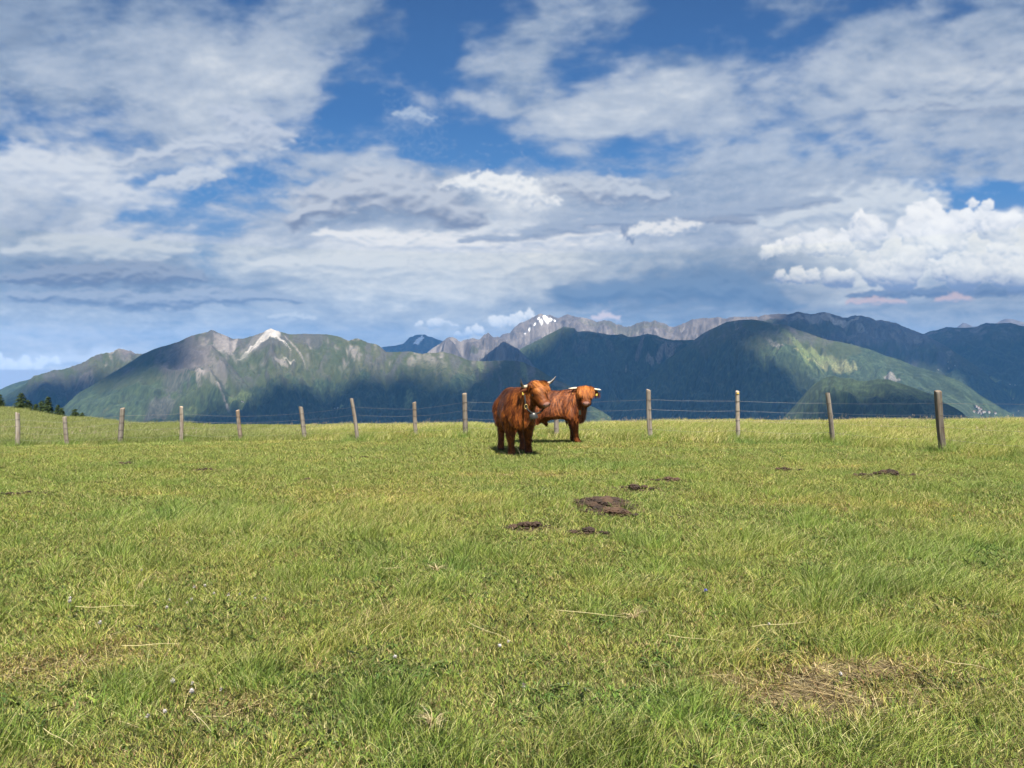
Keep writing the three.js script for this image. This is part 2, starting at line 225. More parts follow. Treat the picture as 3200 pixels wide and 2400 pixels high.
// patches of the meadow that are not plain turf: centre in the photograph, half width in metres, half depth in metres
const spot = (sx, sy, rx, rz, k = 1) => { const p = onGround(sx, sy); return { x: p.x, z: p.z, rx, rz, k }; };
const BARE = [[2580, 2120, 0.5, 0.24], [2480, 2170, 0.30, 0.18], [2740, 2200, 0.38, 0.16], [2700, 2090, 0.32, 0.16], [60, 2075, 0.28, 0.12], [290, 2060, 0.16, 0.06], [1900, 1588, 0.55, 0.35, 0.8], [1650, 1655, 0.4, 0.2, 0.9], [1850, 1670, 0.5, 0.18, 0.9],
  [1990, 1530, 0.6, 0.25, 0.7], [2090, 1505, 0.55, 0.2, 0.7], [2470, 1468, 0.6, 0.22, 0.8], [2765, 1487, 0.9, 0.3, 0.7], [650, 1470, 0.5, 0.22], [960, 1503, 0.4, 0.15, 0.8], [70, 1545, 0.45, 0.2, 0.9], [390, 1452, 0.35, 0.2, 0.8], [1640, 1485, 1.1, 0.25, 0.5], [2050, 2010, 0.12, 0.06, 0.7], [700, 2230, 0.22, 0.1, 0.5], [550, 2150, 0.16, 0.08, 0.5], [100, 2370, 0.2, 0.08, 0.6], [450, 2360, 0.25, 0.06, 0.5]].map((a) => spot(...a));
const DRY = [[1620, 1486, 1.2, 0.35], [1780, 1480, 1.2, 0.4, 0.8], [2620, 1580, 1.2, 0.45, 0.9], [2560, 1460, 0.9, 0.3, 0.8], [620, 1448, 0.6, 0.25], [470, 1475, 0.4, 0.2], [490, 1545, 0.6, 0.25], [1780, 1825, 0.3, 0.15], [3000, 1960, 0.25, 0.12], [350, 1850, 0.18, 0.06], [2580, 2130, 0.7, 0.4, 0.9], [70, 2080, 0.5, 0.2], [300, 2010, 0.3, 0.12, 0.9], [480, 2060, 0.35, 0.15, 0.8], [910, 2080, 0.2, 0.1, 0.8], [1250, 1560, 1.4, 0.5, 0.6], [1130, 1540, 1.0, 0.4, 0.5], [1900, 1340, 1.2, 0.5, 0.5], [1870, 1400, 1.0, 0.4, 0.6], [700, 2200, 0.35, 0.18, 0.7], [1560, 1990, 0.3, 0.1, 0.5], [240, 1405, 1.2, 0.5, 0.8], [1840, 2020, 0.2, 0.1, 0.6], [2250, 1560, 0.7, 0.3, 0.5]].map((a) => spot(...a));
const TALL = [[1000, 1620, 1.7, 0.8], [620, 1640, 1.3, 0.6, 0.9], [1250, 1660, 1.0, 0.6, 0.8], [1500, 1580, 1.3, 0.7, 0.7], [2370, 1690, 0.55, 0.35], [2280, 1730, 0.3, 0.2, 0.8], [2850, 1720, 0.6, 0.4, 0.8], [2750, 1830, 0.6, 0.35, 0.8], [3050, 1680, 0.9, 0.5, 0.9], [3120, 1880, 0.4, 0.3, 0.7], [1300, 1960, 0.35, 0.2, 0.8], [500, 2130, 0.4, 0.2, 0.7], [800, 2070, 0.35, 0.18, 0.6], [1100, 2010, 0.3, 0.15, 0.7], [2250, 2040, 0.4, 0.2, 0.7], [2700, 2000, 0.4, 0.2, 0.7], [2000, 2330, 0.5, 0.15, 0.8], [2700, 2330, 0.6, 0.15, 0.8], [3150, 2250, 0.4, 0.2, 0.7], [2400, 2350, 0.3, 0.12, 0.8], [150, 2320, 0.3, 0.1, 0.7], [1700, 2350, 0.35, 0.1, 0.6], [2700, 1570, 1.1, 0.3, 0.6], [450, 1880, 0.4, 0.2, 0.5], [200, 1900, 0.3, 0.15, 0.6], [2080, 1860, 0.5, 0.3, 0.7], [2300, 1860, 0.4, 0.25, 0.7], [680, 1740, 0.5, 0.25, 0.7], [850, 1720, 0.5, 0.2, 0.7], [980, 1850, 0.3, 0.15, 0.5]].map((a) => spot(...a));
const LUSH = [[3080, 1730, 1.1, 0.5], [2800, 1810, 0.8, 0.4], [2600, 1860, 0.6, 0.3, 0.8], [1750, 1820, 0.8, 0.4, 0.6], [1420, 1780, 0.6, 0.3, 0.6], [870, 1710, 0.4, 0.15, 0.9], [1240, 2100, 0.3, 0.15], [560, 2220, 0.3, 0.12], [1850, 2200, 0.5, 0.2, 0.7], [1980, 1960, 0.4, 0.2, 0.6], [380, 1450, 0.6, 0.3, 0.9], [600, 1390, 1.5, 0.6, 0.5], [2400, 1410, 2.2, 0.5, 0.6]].map((a) => spot(...a));
const near = (list, x, z, wob) => { let m = 0; for (const s of list) { const dx = (x - s.x) / s.rx, dz = (z - s.z) / s.rz, d = dx * dx + dz * dz; if (d < 2.6) m = Math.max(m, s.k * sstep(1.25, 0.45, Math.sqrt(d) + wob)); } return m; };
const hash2 = (i, j, k) => { const h = Math.sin(i * 127.1 + j * 311.7 + k * 74.7) * 43758.5453; return h - Math.floor(h); };
function cushion(x, z) {                                     // separate tufts, a hand or two across
  const c = 0.46, i = Math.floor(x / c), j = Math.floor(z / c); let m = 0;
  for (let a = -1; a <= 1; a++) for (let b = -1; b <= 1; b++) { const p = i + a, q = j + b; if (hash2(p, q, 1) > 0.5 + 0.3 * noise(p * 0.21, q * 0.21)) continue; const dx = x - (p + hash2(p, q, 2)) * c, dz = z - (q + hash2(p, q, 3)) * c, R = 0.09 + 0.20 * Math.pow(hash2(p, q, 4), 1.6), d = Math.hypot(dx, dz * 1.1) / R; if (d < 1) m = Math.max(m, (1 - d * d) * (0.5 + 0.5 * hash2(p, q, 5))); }
  return m;
}
function meadow(x, z) {
  const r = Math.hypot(x, z), az = clamp(Math.atan2(x, -z), -0.8, 0.8), D = r * Math.cos(az), wob = fbm(x * 2.4, z * 2.4 + 5, 3) * 0.55;
  const beyond = sstep(-0.9, 0.4, D - table(FENCE_D, az) + fbm(x * 0.6, z * 0.6, 2) * 0.6);
  return { D, az, bare: near(BARE, x, z, wob * 1.1), dry: Math.max(near(DRY, x, z, wob), 0.65 * sstep(0.25, 0.75, fbm(x * 0.45 + 30, z * 0.45, 4)), 0.8 * sstep(0.32, 0.62, fbm(x * 1.9 + 8, z * 1.9 + 3, 3))), tuft: D < 15 ? cushion(x, z) : 0, tall: near(TALL, x, z, wob * 1.4), lush: Math.max(near(LUSH, x, z, wob), 0.7 * sstep(0.1, 0.6, fbm(x * 0.7 + 11, z * 0.7 + 41, 3))), beyond };
}
const COL = { thatch: lin(0.19, 0.165, 0.065), soil: lin(0.15, 0.10, 0.066), straw: lin(0.42, 0.32, 0.17), turf: lin(0.15, 0.165, 0.045), lush: lin(0.11, 0.14, 0.036) };
{
  const angles = []; for (let a = -180; a < 180;) { angles.push(a); a += Math.abs(a) < 46 ? 0.42 : Math.abs(a) < 60 ? 1.5 : 5; }
  angles.push(180);
  const radii = [0.01]; for (let r = 0.4; r < 27000;) { radii.push(r); r *= r < 70 ? 1.022 : r < 200 ? 1.05 : 1.09; }
  const P = [], Cc = [], U = [], I = [], c = new THREE.Color();
  for (const r of radii) for (const a of angles) {
    const x = r * Math.sin(a * Math.PI / 180), z = -r * Math.cos(a * Math.PI / 180), y = groundHeight(x, z);
    P.push(x, y, z); U.push(x / 2, z / 2);
    if (r < 120) {
      const m = meadow(x, z); c.copy(COL.thatch).lerp(COL.turf, 0.35 + 0.3 * fbm(x * 3, z * 3, 2)).lerp(COL.lush, m.lush * 0.5).lerp(COL.straw, clamp(m.dry * 0.55)).lerp(COL.soil, m.bare * (0.55 + 0.4 * noise(x * 9, z * 9)) * 0.8).lerp(COL.straw, m.bare * sstep(0.1, 0.7, fbm(x * 7 + 3, z * 7, 3)) * 0.6);
    } else c.setRGB(0.022, 0.034, 0.015).lerp(lin(0.10, 0.14, 0.04), sstep(0.25, 0.45, fbm(x / 900, z / 900, 4)) * 0.8);
    Cc.push(c.r, c.g, c.b);
  }
  const n = angles.length;
  for (let i = 0; i < radii.length - 1; i++) for (let j = 0; j < n - 1; j++) { const a = i * n + j, b = a + 1, d = a + n, e = d + 1; I.push(a, b, d, b, e, d); }
  const g = new THREE.BufferGeometry();
  g.setAttribute('position', new THREE.Float32BufferAttribute(P, 3)); g.setAttribute('color', new THREE.Float32BufferAttribute(Cc, 3)); g.setAttribute('uv', new THREE.Float32BufferAttribute(U, 2)); g.setIndex(I); g.computeVertexNormals();
  const T = 512, px = new Uint8Array(T * T * 4), bp = new Uint8Array(T * T * 4), rr = rngOf(5);
  for (let y = 0; y < T; y++) for (let x = 0; x < T; x++) { const u = x / T, v = y / T, n0 = Math.abs(Math.sin(u * 6.283)) * 0; const f = fbm(x / 9, y / 9, 3) * 0.5 + (rr() - 0.5) * 0.5 + n0; const k = clamp(200 + f * 90, 0, 255), o = (y * T + x) * 4; px[o] = k; px[o + 1] = k; px[o + 2] = k * 0.97; px[o + 3] = 255; bp[o] = bp[o + 1] = bp[o + 2] = clamp(128 + f * 110, 0, 255); bp[o + 3] = 255; }
  const tex = (d, s) => { const t = new THREE.DataTexture(d, T, T); t.wrapS = t.wrapT = THREE.RepeatWrapping; t.magFilter = THREE.LinearFilter; if (s) t.colorSpace = THREE.SRGBColorSpace; t.needsUpdate = true; return t; };
  const o = new THREE.Mesh(g, new THREE.MeshStandardMaterial({ vertexColors: true, map: tex(px, true), bumpMap: tex(bp), bumpScale: 0.012, roughness: 1 }));
  o.receiveShadow = true; o.userData.kind = 'structure'; addTop(o, 'ground');
}

// ---------------------------------------------------------------- mountains: each range is a relief of its own, at its own distance
const TONE = { forest: lin(0.020, 0.034, 0.015), forest2: lin(0.038, 0.058, 0.024), alp: lin(0.038, 0.050, 0.017), alp2: lin(0.062, 0.066, 0.028), rock: lin(0.130, 0.114, 0.106), rockDark: lin(0.070, 0.064, 0.066), scree: lin(0.215, 0.190, 0.172), white: lin(0.40, 0.375, 0.34), snow: lin(0.9, 0.91, 0.93), field: lin(0.115, 0.145, 0.048), fieldPale: lin(0.155, 0.155, 0.068) };
function mountain(o) {
  const az0 = azOf(o.crest[0][0]), az1 = azOf(o.crest[o.crest.length - 1][0]), N = o.cols, crest = o.crest, back = 10, rows = o.rows ?? 130;
  const P = [], C = [], I = [], S = [], c = new THREE.Color(), S0 = o.seed * 37.7, sxOf = (az) => 1600 + F * CP * Math.tan(az);
  const foot = -1190, n = N + 1, M = back + rows + 1, slope = o.slope ?? 0.56, rough = (o.rough ?? 1) * 1.35;
  for (let i = 0; i <= N; i++) {
    const az = lerp(az0, az1, i / N), sx = sxOf(az), R = smoothTable(o.dist, sx), jag = (o.jag ?? 1) * (fbm(sx / 9 + S0, 3.3, 4, 0.7) * 3.6);
    const d = dirOf(sx, table(crest, sx) + jag), H = EYE + R * d.y / Math.hypot(d.x, d.z), run = (H - foot) / slope;
    for (let j = -back; j <= rows; j++) {
      let w, y; const s = az * R;
      if (j < 0) { w = -Math.pow(-j / back, 1.3) * 1500; y = H + w * 0.42 + fbm(s / 500 + S0, w / 500, 3) * 90 * sstep(0, -400, w); }
      else {
        const t = Math.pow(j / rows, 1.25); w = t * run;
        const q = sstep(0, o.keep ?? 700, w), wob = fbm(s / 1500 + S0, w / 1500, 3);
        y = H - (H - foot) * (t * lerp(1, lerp(1.18, 0.82, t), 0.8));
        const spur = ridged(s / (o.spur ?? 1500) + wob * 0.35 + S0, w / 5200 + wob * 0.3 + 2, 3) - 0.62, gul = ridged(s / 430 + wob * 0.8 + S0, w / 1700 + 9, 3) - 0.6;
        y += rough * q * (spur * 360 + gul * 150) * (1 - 0.7 * sstep(0.6, 1, t)) + rough * sstep(0, 260, w) * (ridged(s / 150 + wob + S0, w / 420, 3) - 0.6) * 55 + fbm(s / 60 + S0, w / 60, 3) * 9 * sstep(0, 80, w);
        y = Math.min(y, H - w * 0.10);
      }
      const r = R - w; P.push(r * Math.sin(az), y, -r * Math.cos(az)); S.push(s, w, H, r);
    }
  }
  const normal = (k) => { const i = Math.floor(k / M), j = k % M, a = (i > 0 ? k - M : k) * 3, b = (i < N ? k + M : k) * 3, e = (j > 0 ? k - 1 : k) * 3, f = (j < M - 1 ? k + 1 : k) * 3, v = new THREE.Vector3(P[b] - P[a], P[b + 1] - P[a + 1], P[b + 2] - P[a + 2]).cross(new THREE.Vector3(P[f] - P[e], P[f + 1] - P[e + 1], P[f + 2] - P[e + 2])); return v.normalize(); };
  // features are set down where the photograph shows them, then live in metres along and down the slope
  const feats = (o.feats ?? []).map(([kind, sx, sy, rs, rw, k = 1, lean = 0]) => {
    const i = clamp(Math.round((azOf(sx) - az0) / (az1 - az0) * N), 0, N); let best = -1, bd = 1e9, ty = -dirOf(sx, sy).y / Math.hypot(dirOf(sx, sy).x, dirOf(sx, sy).z);
    for (let j = back; j < M; j++) { const v = i * M + j, e = Math.abs((EYE - P[v * 3 + 1]) / S[v * 4 + 3] - ty); if (e < bd) { bd = e; best = v; } }
    return { kind: TONE[kind], s: S[best * 4], w: S[best * 4 + 1], rs, rw, k, lean };
  });
  for (let k = 0; k < P.length / 3; k++) {
    const s = S[k * 4], w = S[k * 4 + 1], y = P[k * 3 + 1], nv = normal(k), steep = 1 - Math.abs(nv.y), n1 = fbm(s / 420 + S0, w / 700, 4), n2 = fbm(s / 110 + S0, w / 170 + 5, 3, 0.6), n3 = fbm(s / 38, w / 38 + S0, 2);
    const wob = fbm(s / 1500 + S0, w / 1500, 3), gully = ridged(s / 430 + wob * 0.8 + S0, w / 1700 + 9, 3) - 0.6, runnel = ridged(s / 150 + wob + S0, w / 420, 3) - 0.6, cut = sstep(0.02, -0.22, gully + runnel * 0.6);
    const line = (o.trees ?? -40) + n1 * 260 + n2 * 60, rockLine = (o.rocks ?? 500) + n1 * 330 + n2 * 120;
    c.copy(TONE.alp).lerp(TONE.alp2, sstep(-0.3, 0.5, n1 + n2 * 0.5)).lerp(TONE.rockDark, sstep(0.15, 0.6, n2 + n1 * 0.4) * 0.35);
    const rock = Math.max(sstep(rockLine - 90, rockLine + 110, y), sstep(0.52, 0.72, steep + n2 * 0.16) * (o.cliff ?? 0.7) * sstep(line - 250, line + 150, y));
    c.lerp(c.clone().copy(TONE.rock).lerp(TONE.rockDark, sstep(-0.25, 0.4, n2 + n3 * 0.4)).lerp(TONE.scree, sstep(0.1, 0.6, fbm(s / 90 + S0, w / 420, 4, 0.6)) * 0.6), rock);
    c.lerp(TONE.scree, cut * 0.75 * sstep(line + 40, line + 260, y) * sstep(-0.3, 0.3, n1 + n2)); c.lerp(TONE.rockDark, sstep(0.1, 0.3, gully + runnel * 0.5) * 0.6 * sstep(line - 100, line + 200, y));
    const trees = sstep(line + 25, line - 25, y) * (1 - 0.85 * sstep(0.42, 0.6, fbm(s / 300 + 8 + S0, w / 260, 4)));
    c.lerp(c.clone().copy(TONE.forest).lerp(TONE.forest2, clamp(0.4 + n2 * 0.9 + n3 * 0.9)).lerp(TONE.alp, cut * 0.45 * sstep(0.0, 0.4, n1 + 0.2)), trees);
    for (const f of feats) {
      const dw = (w - f.w) / f.rw, ds = (s - f.s - f.lean * (w - f.w)) / f.rs, d = Math.hypot(ds, dw); if (d > 1.7) continue;
      c.lerp(f.kind, f.k * sstep(1.1, 0.7, d + n2 * 0.45 + n3 * 0.22 + fbm(s / 55 + 3, w / 300, 3) * 0.5));
    }
    const hs = Math.sin(k * 12.9898 + o.seed * 78.233) * 43758.5453, hsh = hs - Math.floor(hs); if (trees < 0.5 && y < line + 180 && hsh < 0.30 * sstep(line + 180, line, y) * sstep(-0.2, 0.4, n2 + n1)) c.lerp(TONE.forest, 0.8);
    const v = (1 + n3 * 0.30) * (1 + (hsh - 0.5) * lerp(0.28, 0.9, trees)); C.push(c.r * v, c.g * v, c.b * v);
  }
  for (let i = 0; i < N; i++) for (let j = 0; j < M - 1; j++) { const a = i * M + j, b = a + M; I.push(a, a + 1, b, b, a + 1, b + 1); }
  const g = new THREE.BufferGeometry(); g.setAttribute('position', new THREE.Float32BufferAttribute(P, 3)); g.setAttribute('color', new THREE.Float32BufferAttribute(C, 3)); g.setIndex(I); g.computeVertexNormals();
  const m = new THREE.Mesh(g, new THREE.MeshStandardMaterial({ vertexColors: true, roughness: 1 })); m.castShadow = m.receiveShadow = true; m.userData.kind = 'structure';
  if (o.label) m.userData.label = o.label;
  return addTop(m, 'mountain');
}
// main green mountain with the white summit
mountain({ seed: 1, cols: 620, rows: 150, trees: -120, rocks: 620, dist: [[-300, 6800], [848, 8600], [1380, 8000], [1700, 6400], [1910, 5600]], keep: 900, jag: 0.5, label: 'green mountain with a white summit and a forested foot',
  crest: [[-300, 1420], [100, 1312], [159, 1289], [196, 1273], [249, 1225], [284, 1207], [340, 1172], [398, 1138], [446, 1107], [485, 1090], [560, 1068], [594, 1051], [613, 1045], [650, 1038], [662, 1030], [682, 1039], [709, 1050], [730, 1059], [762, 1058], [793, 1049], [825, 1038], [837, 1030], [848, 1026], [860, 1031], [878, 1037], [910, 1045], [945, 1043], [995, 1044], [1032, 1046], [1064, 1053], [1090, 1065], [1112, 1058], [1120, 1057], [1136, 1065], [1154, 1072], [1176, 1075], [1189, 1084], [1207, 1100], [1242, 1100], [1279, 1098], [1319, 1106], [1343, 1102], [1359, 1104], [1380, 1098], [1412, 1106], [1451, 1121], [1465, 1126], [1512, 1129], [1571, 1126], [1611, 1128], [1637, 1132], [1650, 1140], [1680, 1151], [1706, 1169], [1733, 1185], [1760, 1195], [1786, 1211], [1815, 1256], [1830, 1268], [1850, 1270], [1880, 1284], [1910, 1305]],
  feats: [['white', 849, 1031, 62, 150], ['white', 843, 1040, 60, 150, 0.85], ['white', 858, 1040, 55, 140, 0.8], ...[...Array(11).keys()].map((i) => ['white', 838 - i * 5.6, 1046 + i * 4.0 + (i % 3) * 4, 8 + (i % 4) * 3, 130 + (i % 5) * 34, 0.9 - i * 0.032, -0.62 - (i % 3) * 0.12]), ...[...Array(5).keys()].map((i) => ['white', 862 + i * 4.2, 1044 + i * 4.6 + (i % 2) * 4, 7 + (i % 3) * 3, 100 + (i % 4) * 30, 0.85 - i * 0.05, 0.55 + (i % 3) * 0.15]), ['scree', 800, 1075, 130, 260, 0.35, -0.6], ['rockDark', 700, 1055, 200, 240, 0.75], ['scree', 703, 1080, 110, 230, 0.8], ['rock', 600, 1100, 220, 420, 0.75, 0.3], ['rock', 640, 1135, 120, 420, 0.65, 0.35], ['scree', 650, 1170, 22, 420, 0.8, 0.4], ['scree', 620, 1160, 18, 300, 0.6, 0.1], ['rockDark', 560, 1160, 120, 420, 0.5], ['scree', 880, 1128, 80, 70, 0.7], ['white', 905, 1135, 60, 30, 0.5, 1.2], ['rockDark', 970, 1060, 260, 160, 0.6], ['scree', 727, 1090, 14, 260, 0.9, -0.2], ['scree', 733, 1120, 12, 160, 0.7, 0.2], ['scree', 925, 1090, 14, 260, 0.7, 0.5],
    ['field', 757, 1245, 120, 130, 0.8], ['field', 1063, 1274, 70, 36, 0.9], ['field', 597, 1285, 70, 70, 0.6], ['field', 1276, 1246, 62, 110, 0.9], ['fieldPale', 1466, 1273, 110, 60, 0.9], ['field', 1500, 1145, 60, 110, 0.6], ['field', 1640, 1165, 34, 200, 0.7, 0.1], ['rock', 1664, 1160, 30, 120, 0.7], ['rock', 1655, 1172, 26, 120, 0.5], ['rock', 1745, 1200, 60, 50, 0.5], ['field', 1120, 1262, 30, 80, 0.4], ['alp', 1300, 1148, 260, 50, 0.6], ['alp', 600, 1230, 260, 160, 0.6], ['alp', 760, 1145, 300, 240, 0.5], ['rockDark', 500, 1285, 120, 160, 0.5]] });
// left range behind it
mountain({ seed: 2, cols: 240, rows: 110, trees: -170, rocks: 260, dist: [[-300, 10500], [450, 10500]], jag: 1.1, label: 'rocky dark ridge left of the green mountain',
  crest: [[-300, 1420], [-120, 1330], [11, 1241], [27, 1231], [80, 1199], [106, 1175], [149, 1164], [170, 1156], [183, 1155], [202, 1154], [233, 1143], [265, 1130], [286, 1116], [318, 1105], [353, 1100], [371, 1089], [390, 1091], [403, 1098], [410, 1096], [424, 1105], [446, 1107], [560, 1160], [700, 1240]], feats: [['alp2', 300, 1165, 500, 200, 0.6, 0.4], ['scree', 265, 1190, 120, 160, 0.5], ['rockDark', 160, 1200, 400, 300, 0.5]] });
mountain({ seed: 3, cols: 80, rows: 70, trees: -60, rocks: 900, dist: [[-400, 13500], [400, 13500]], jag: 0.6, crest: [[-400, 1260], [-100, 1236], [0, 1217], [48, 1196], [75, 1190], [103, 1183], [200, 1220], [400, 1300]] });
// snow peak far behind the middle
mountain({ seed: 4, cols: 150, rows: 90, trees: -200, rocks: 350, dist: [[1000, 18500], [1700, 18500]], jag: 0.9, label: 'far blue peak with a patch of snow', crest: [[1000, 1120], [1180, 1086], [1231, 1081], [1263, 1073], [1279, 1055], [1300, 1047], [1324, 1045], [1348, 1053], [1383, 1066], [1420, 1085], [1480, 1110], [1700, 1180]], feats: [['snow', 1308, 1061, 85, 150, 1, -0.3], ['snow', 1299, 1067, 60, 90, 1], ['snow', 1318, 1056, 40, 120, 1]] });
// rocky teeth
mountain({ seed: 5, cols: 240, rows: 110, trees: -300, rocks: 60, cliff: 1, dist: [[1280, 11500], [1720, 12500]], spur: 700, keep: 350, rough: 1.1, jag: 1.2, label: 'group of jagged grey rock peaks under the clouds', crest: [[1280, 1140], [1332, 1105], [1353, 1087], [1375, 1075], [1396, 1057], [1408, 1052], [1422, 1057], [1438, 1068], [1452, 1063], [1478, 1056], [1497, 1063], [1510, 1049], [1525, 1039], [1534, 1047], [1544, 1055], [1555, 1052], [1571, 1060], [1595, 1075], [1640, 1100], [1720, 1165], [1790, 1260], [1840, 1340]], feats: [['scree', 1430, 1080, 120, 200, 0.5], ['alp', 1480, 1095, 120, 60, 0.6], ['rockDark', 1530, 1070, 150, 250, 0.6, 0.5]] });
mountain({ seed: 12, cols: 110, rows: 80, trees: -400, rocks: 0, cliff: 1, dist: [[1490, 10600], [1700, 10600]], spur: 500, keep: 250, jag: 1.1, crest: [[1490, 1135], [1530, 1100], [1560, 1078], [1572, 1066], [1582, 1070], [1600, 1080], [1622, 1093], [1640, 1112], [1700, 1175], [1780, 1330]], feats: [['rockDark', 1575, 1090, 200, 300, 0.6, -0.6], ['scree', 1560, 1110, 90, 200, 0.6]] });
// long grey massif
mountain({ seed: 6, cols: 620, rows: 110, trees: -60, rocks: 330, cliff: 0.9, dist: [[1540, 14500], [1700, 14500], [2300, 13500], [2560, 12500], [2900, 12500], [3100, 12500]], jag: 0.9, keep: 600, label: 'long grey massif with snow patches on its highest top', crest: [[1540, 1075], [1571, 1044], [1595, 1040], [1605, 1025], [1624, 1010], [1650, 1000], [1674, 987], [1688, 979], [1706, 987], [1720, 984], [1744, 995], [1768, 984], [1774, 982], [1799, 990], [1829, 994], [1850, 1000], [1863, 1006], [1882, 1001], [1908, 1003], [1927, 1015], [1937, 1014], [1948, 1020], [1969, 1020], [1996, 1008], [2012, 1004], [2033, 1007], [2046, 1001], [2057, 1007], [2075, 1010], [2091, 1020], [2104, 1023], [2131, 1012], [2163, 998], [2197, 994], [2221, 995], [2240, 990], [2263, 996], [2293, 989], [2316, 990], [2350, 990], [2368, 990], [2387, 984], [2428, 980], [2464, 982], [2492, 973], [2510, 979], [2538, 982], [2570, 975], [2583, 977], [2606, 984], [2634, 992], [2648, 991], [2670, 985], [2693, 987], [2720, 994], [2734, 1001], [2747, 999], [2800, 1010], [2830, 1024], [2857, 1034], [2885, 1044], [2960, 1084], [3060, 1150], [3150, 1230], [3230, 1340]],
  feats: [['snow', 1704, 995, 45, 80, 1], ['snow', 1690, 1004, 40, 60, 1], ['snow', 1722, 998, 40, 40, 0.9], ['snow', 1672, 1016, 30, 40, 0.9], ['snow', 1655, 1030, 26, 40, 0.8], ['snow', 1733, 1003, 26, 40, 0.8], ['snow', 1640, 1042, 22, 30, 0.8], ['snow', 1710, 1007, 34, 30, 0.9], ['snow', 1683, 996, 26, 40, 0.8], ['scree', 1700, 1030, 500, 200, 0.4], ['alp2', 1950, 1035, 900, 160, 0.45], ['white', 2560, 995, 330, 160, 0.45], ['white', 2600, 1000, 40, 300, 0.7, 0.5], ['white', 2625, 1012, 140, 140, 0.6], ['white', 2660, 1000, 40, 260, 0.6, -0.4], ['white', 2690, 1020, 60, 120, 0.4, 0.5], ['scree', 2480, 1000, 90, 120, 0.5], ['forest2', 2450, 1030, 900, 260, 0.6]] });
// dark wooded shoulder in front of the massif
mountain({ seed: 7, cols: 360, rows: 120, trees: 430, rocks: 1500, cliff: 0.5, dist: [[1560, 11600], [1800, 11300], [2150, 10600], [2350, 10400]], keep: 300, spur: 1100, jag: 0.6, label: 'dark wooded shoulder with pale gullies below the grey massif', crest: [[1560, 1150], [1629, 1089], [1680, 1063], [1720, 1042], [1760, 1021], [1794, 1025], [1805, 1036], [1836, 1034], [1860, 1039], [1890, 1043], [1908, 1047], [1945, 1044], [1964, 1053], [1988, 1051], [2025, 1043], [2051, 1048], [2070, 1056], [2104, 1063], [2160, 1062], [2250, 1080], [2350, 1120]],
  feats: [['rock', 2005, 1065, 40, 260, 0.8, -0.25], ['rock', 2100, 1075, 200, 70, 0.6], ['scree', 2095, 1095, 60, 200, 0.7, -0.2], ['scree', 2062, 1105, 30, 160, 0.7, -0.3], ['scree', 2030, 1118, 70, 70, 0.6], ['scree', 2075, 1080, 40, 140, 0.6, -0.2], ['rock', 1815, 1085, 130, 160, 0.4], ['rock', 1900, 1070, 40, 260, 0.35, 0.3], ['scree', 1956, 1155, 8, 130, 0.8], ['rock', 1750, 1095, 60, 160, 0.3], ['alp', 1720, 1080, 300, 200, 0.5], ['field', 1920, 1250, 300, 160, 0.35], ['scree', 1988, 1248, 40, 12, 0.6], ['field', 1930, 1293, 120, 50, 0.7], ['field', 1992, 1290, 60, 60, 0.7]] });
// green dome right of the middle
mountain({ seed: 8, cols: 480, rows: 140, trees: 230, rocks: 1500, cliff: 0.35, dist: [[1900, 7600], [2350, 9200], [2720, 8800], [3150, 7800]], keep: 900, spur: 2000, jag: 0.35, label: 'green dome mountain with a clearing on its right shoulder', crest: [[1880, 1310], [1960, 1240], [2010, 1190], [2051, 1155], [2078, 1126], [2118, 1100], [2157, 1071], [2197, 1041], [2240, 1020], [2270, 1006], [2309, 1000], [2350, 998], [2377, 1002], [2400, 1008], [2423, 1012], [2453, 1014], [2469, 1022], [2492, 1031], [2515, 1038], [2545, 1049], [2583, 1062], [2618, 1067], [2664, 1077], [2698, 1087], [2720, 1093], [2766, 1111], [2812, 1125], [2857, 1145], [2885, 1152], [2926, 1164], [2995, 1189], [3029, 1209], [3063, 1235], [3109, 1262], [3144, 1283], [3220, 1330]],
  feats: [['fieldPale', 2590, 1125, 230, 120, 0.5, 0.2], ['field', 2560, 1120, 170, 80, 0.6], ['fieldPale', 2620, 1150, 150, 110, 0.55], ['fieldPale', 2540, 1122, 150, 26, 0.8, 0.4], ['field', 2480, 1065, 50, 300, 0.6, 0.6], ['field', 2500, 1080, 34, 300, 0.6, 0.7], ['rock', 2475, 1030, 40, 100, 0.6, 0.4], ['scree', 2400, 1062, 24, 160, 0.6, 0.7], ['scree', 2420, 1070, 16, 160, 0.6, 0.7], ['scree', 2305, 1025, 24, 26, 0.8], ['rock', 2200, 1045, 40, 150, 0.5, -0.9], ['alp', 2380, 1040, 400, 200, 0.5], ['alp2', 2385, 1050, 60, 60, 0.6], ['scree', 2780, 1170, 60, 60, 0.6], ['alp', 2310, 1080, 120, 260, 0.4, -0.5]] });
// low dark ridge in front, right
mountain({ seed: 9, cols: 220, rows: 100, trees: 900, rocks: 3000, cliff: 0, dist: [[2380, 5200], [3100, 5000]], keep: 600, jag: 0.5, slope: 0.5, label: 'low dark wooded ridge at the right', crest: [[2380, 1380], [2464, 1290], [2492, 1258], [2520, 1225], [2545, 1200], [2572, 1182], [2606, 1173], [2629, 1181], [2664, 1182], [2675, 1189], [2709, 1191], [2743, 1184], [2777, 1186], [2812, 1197], [2857, 1212], [2892, 1225], [2915, 1232], [2949, 1257], [2983, 1273], [3010, 1290], [3100, 1380]], feats: [['forest2', 2560, 1262, 260, 200, 0.8]] });
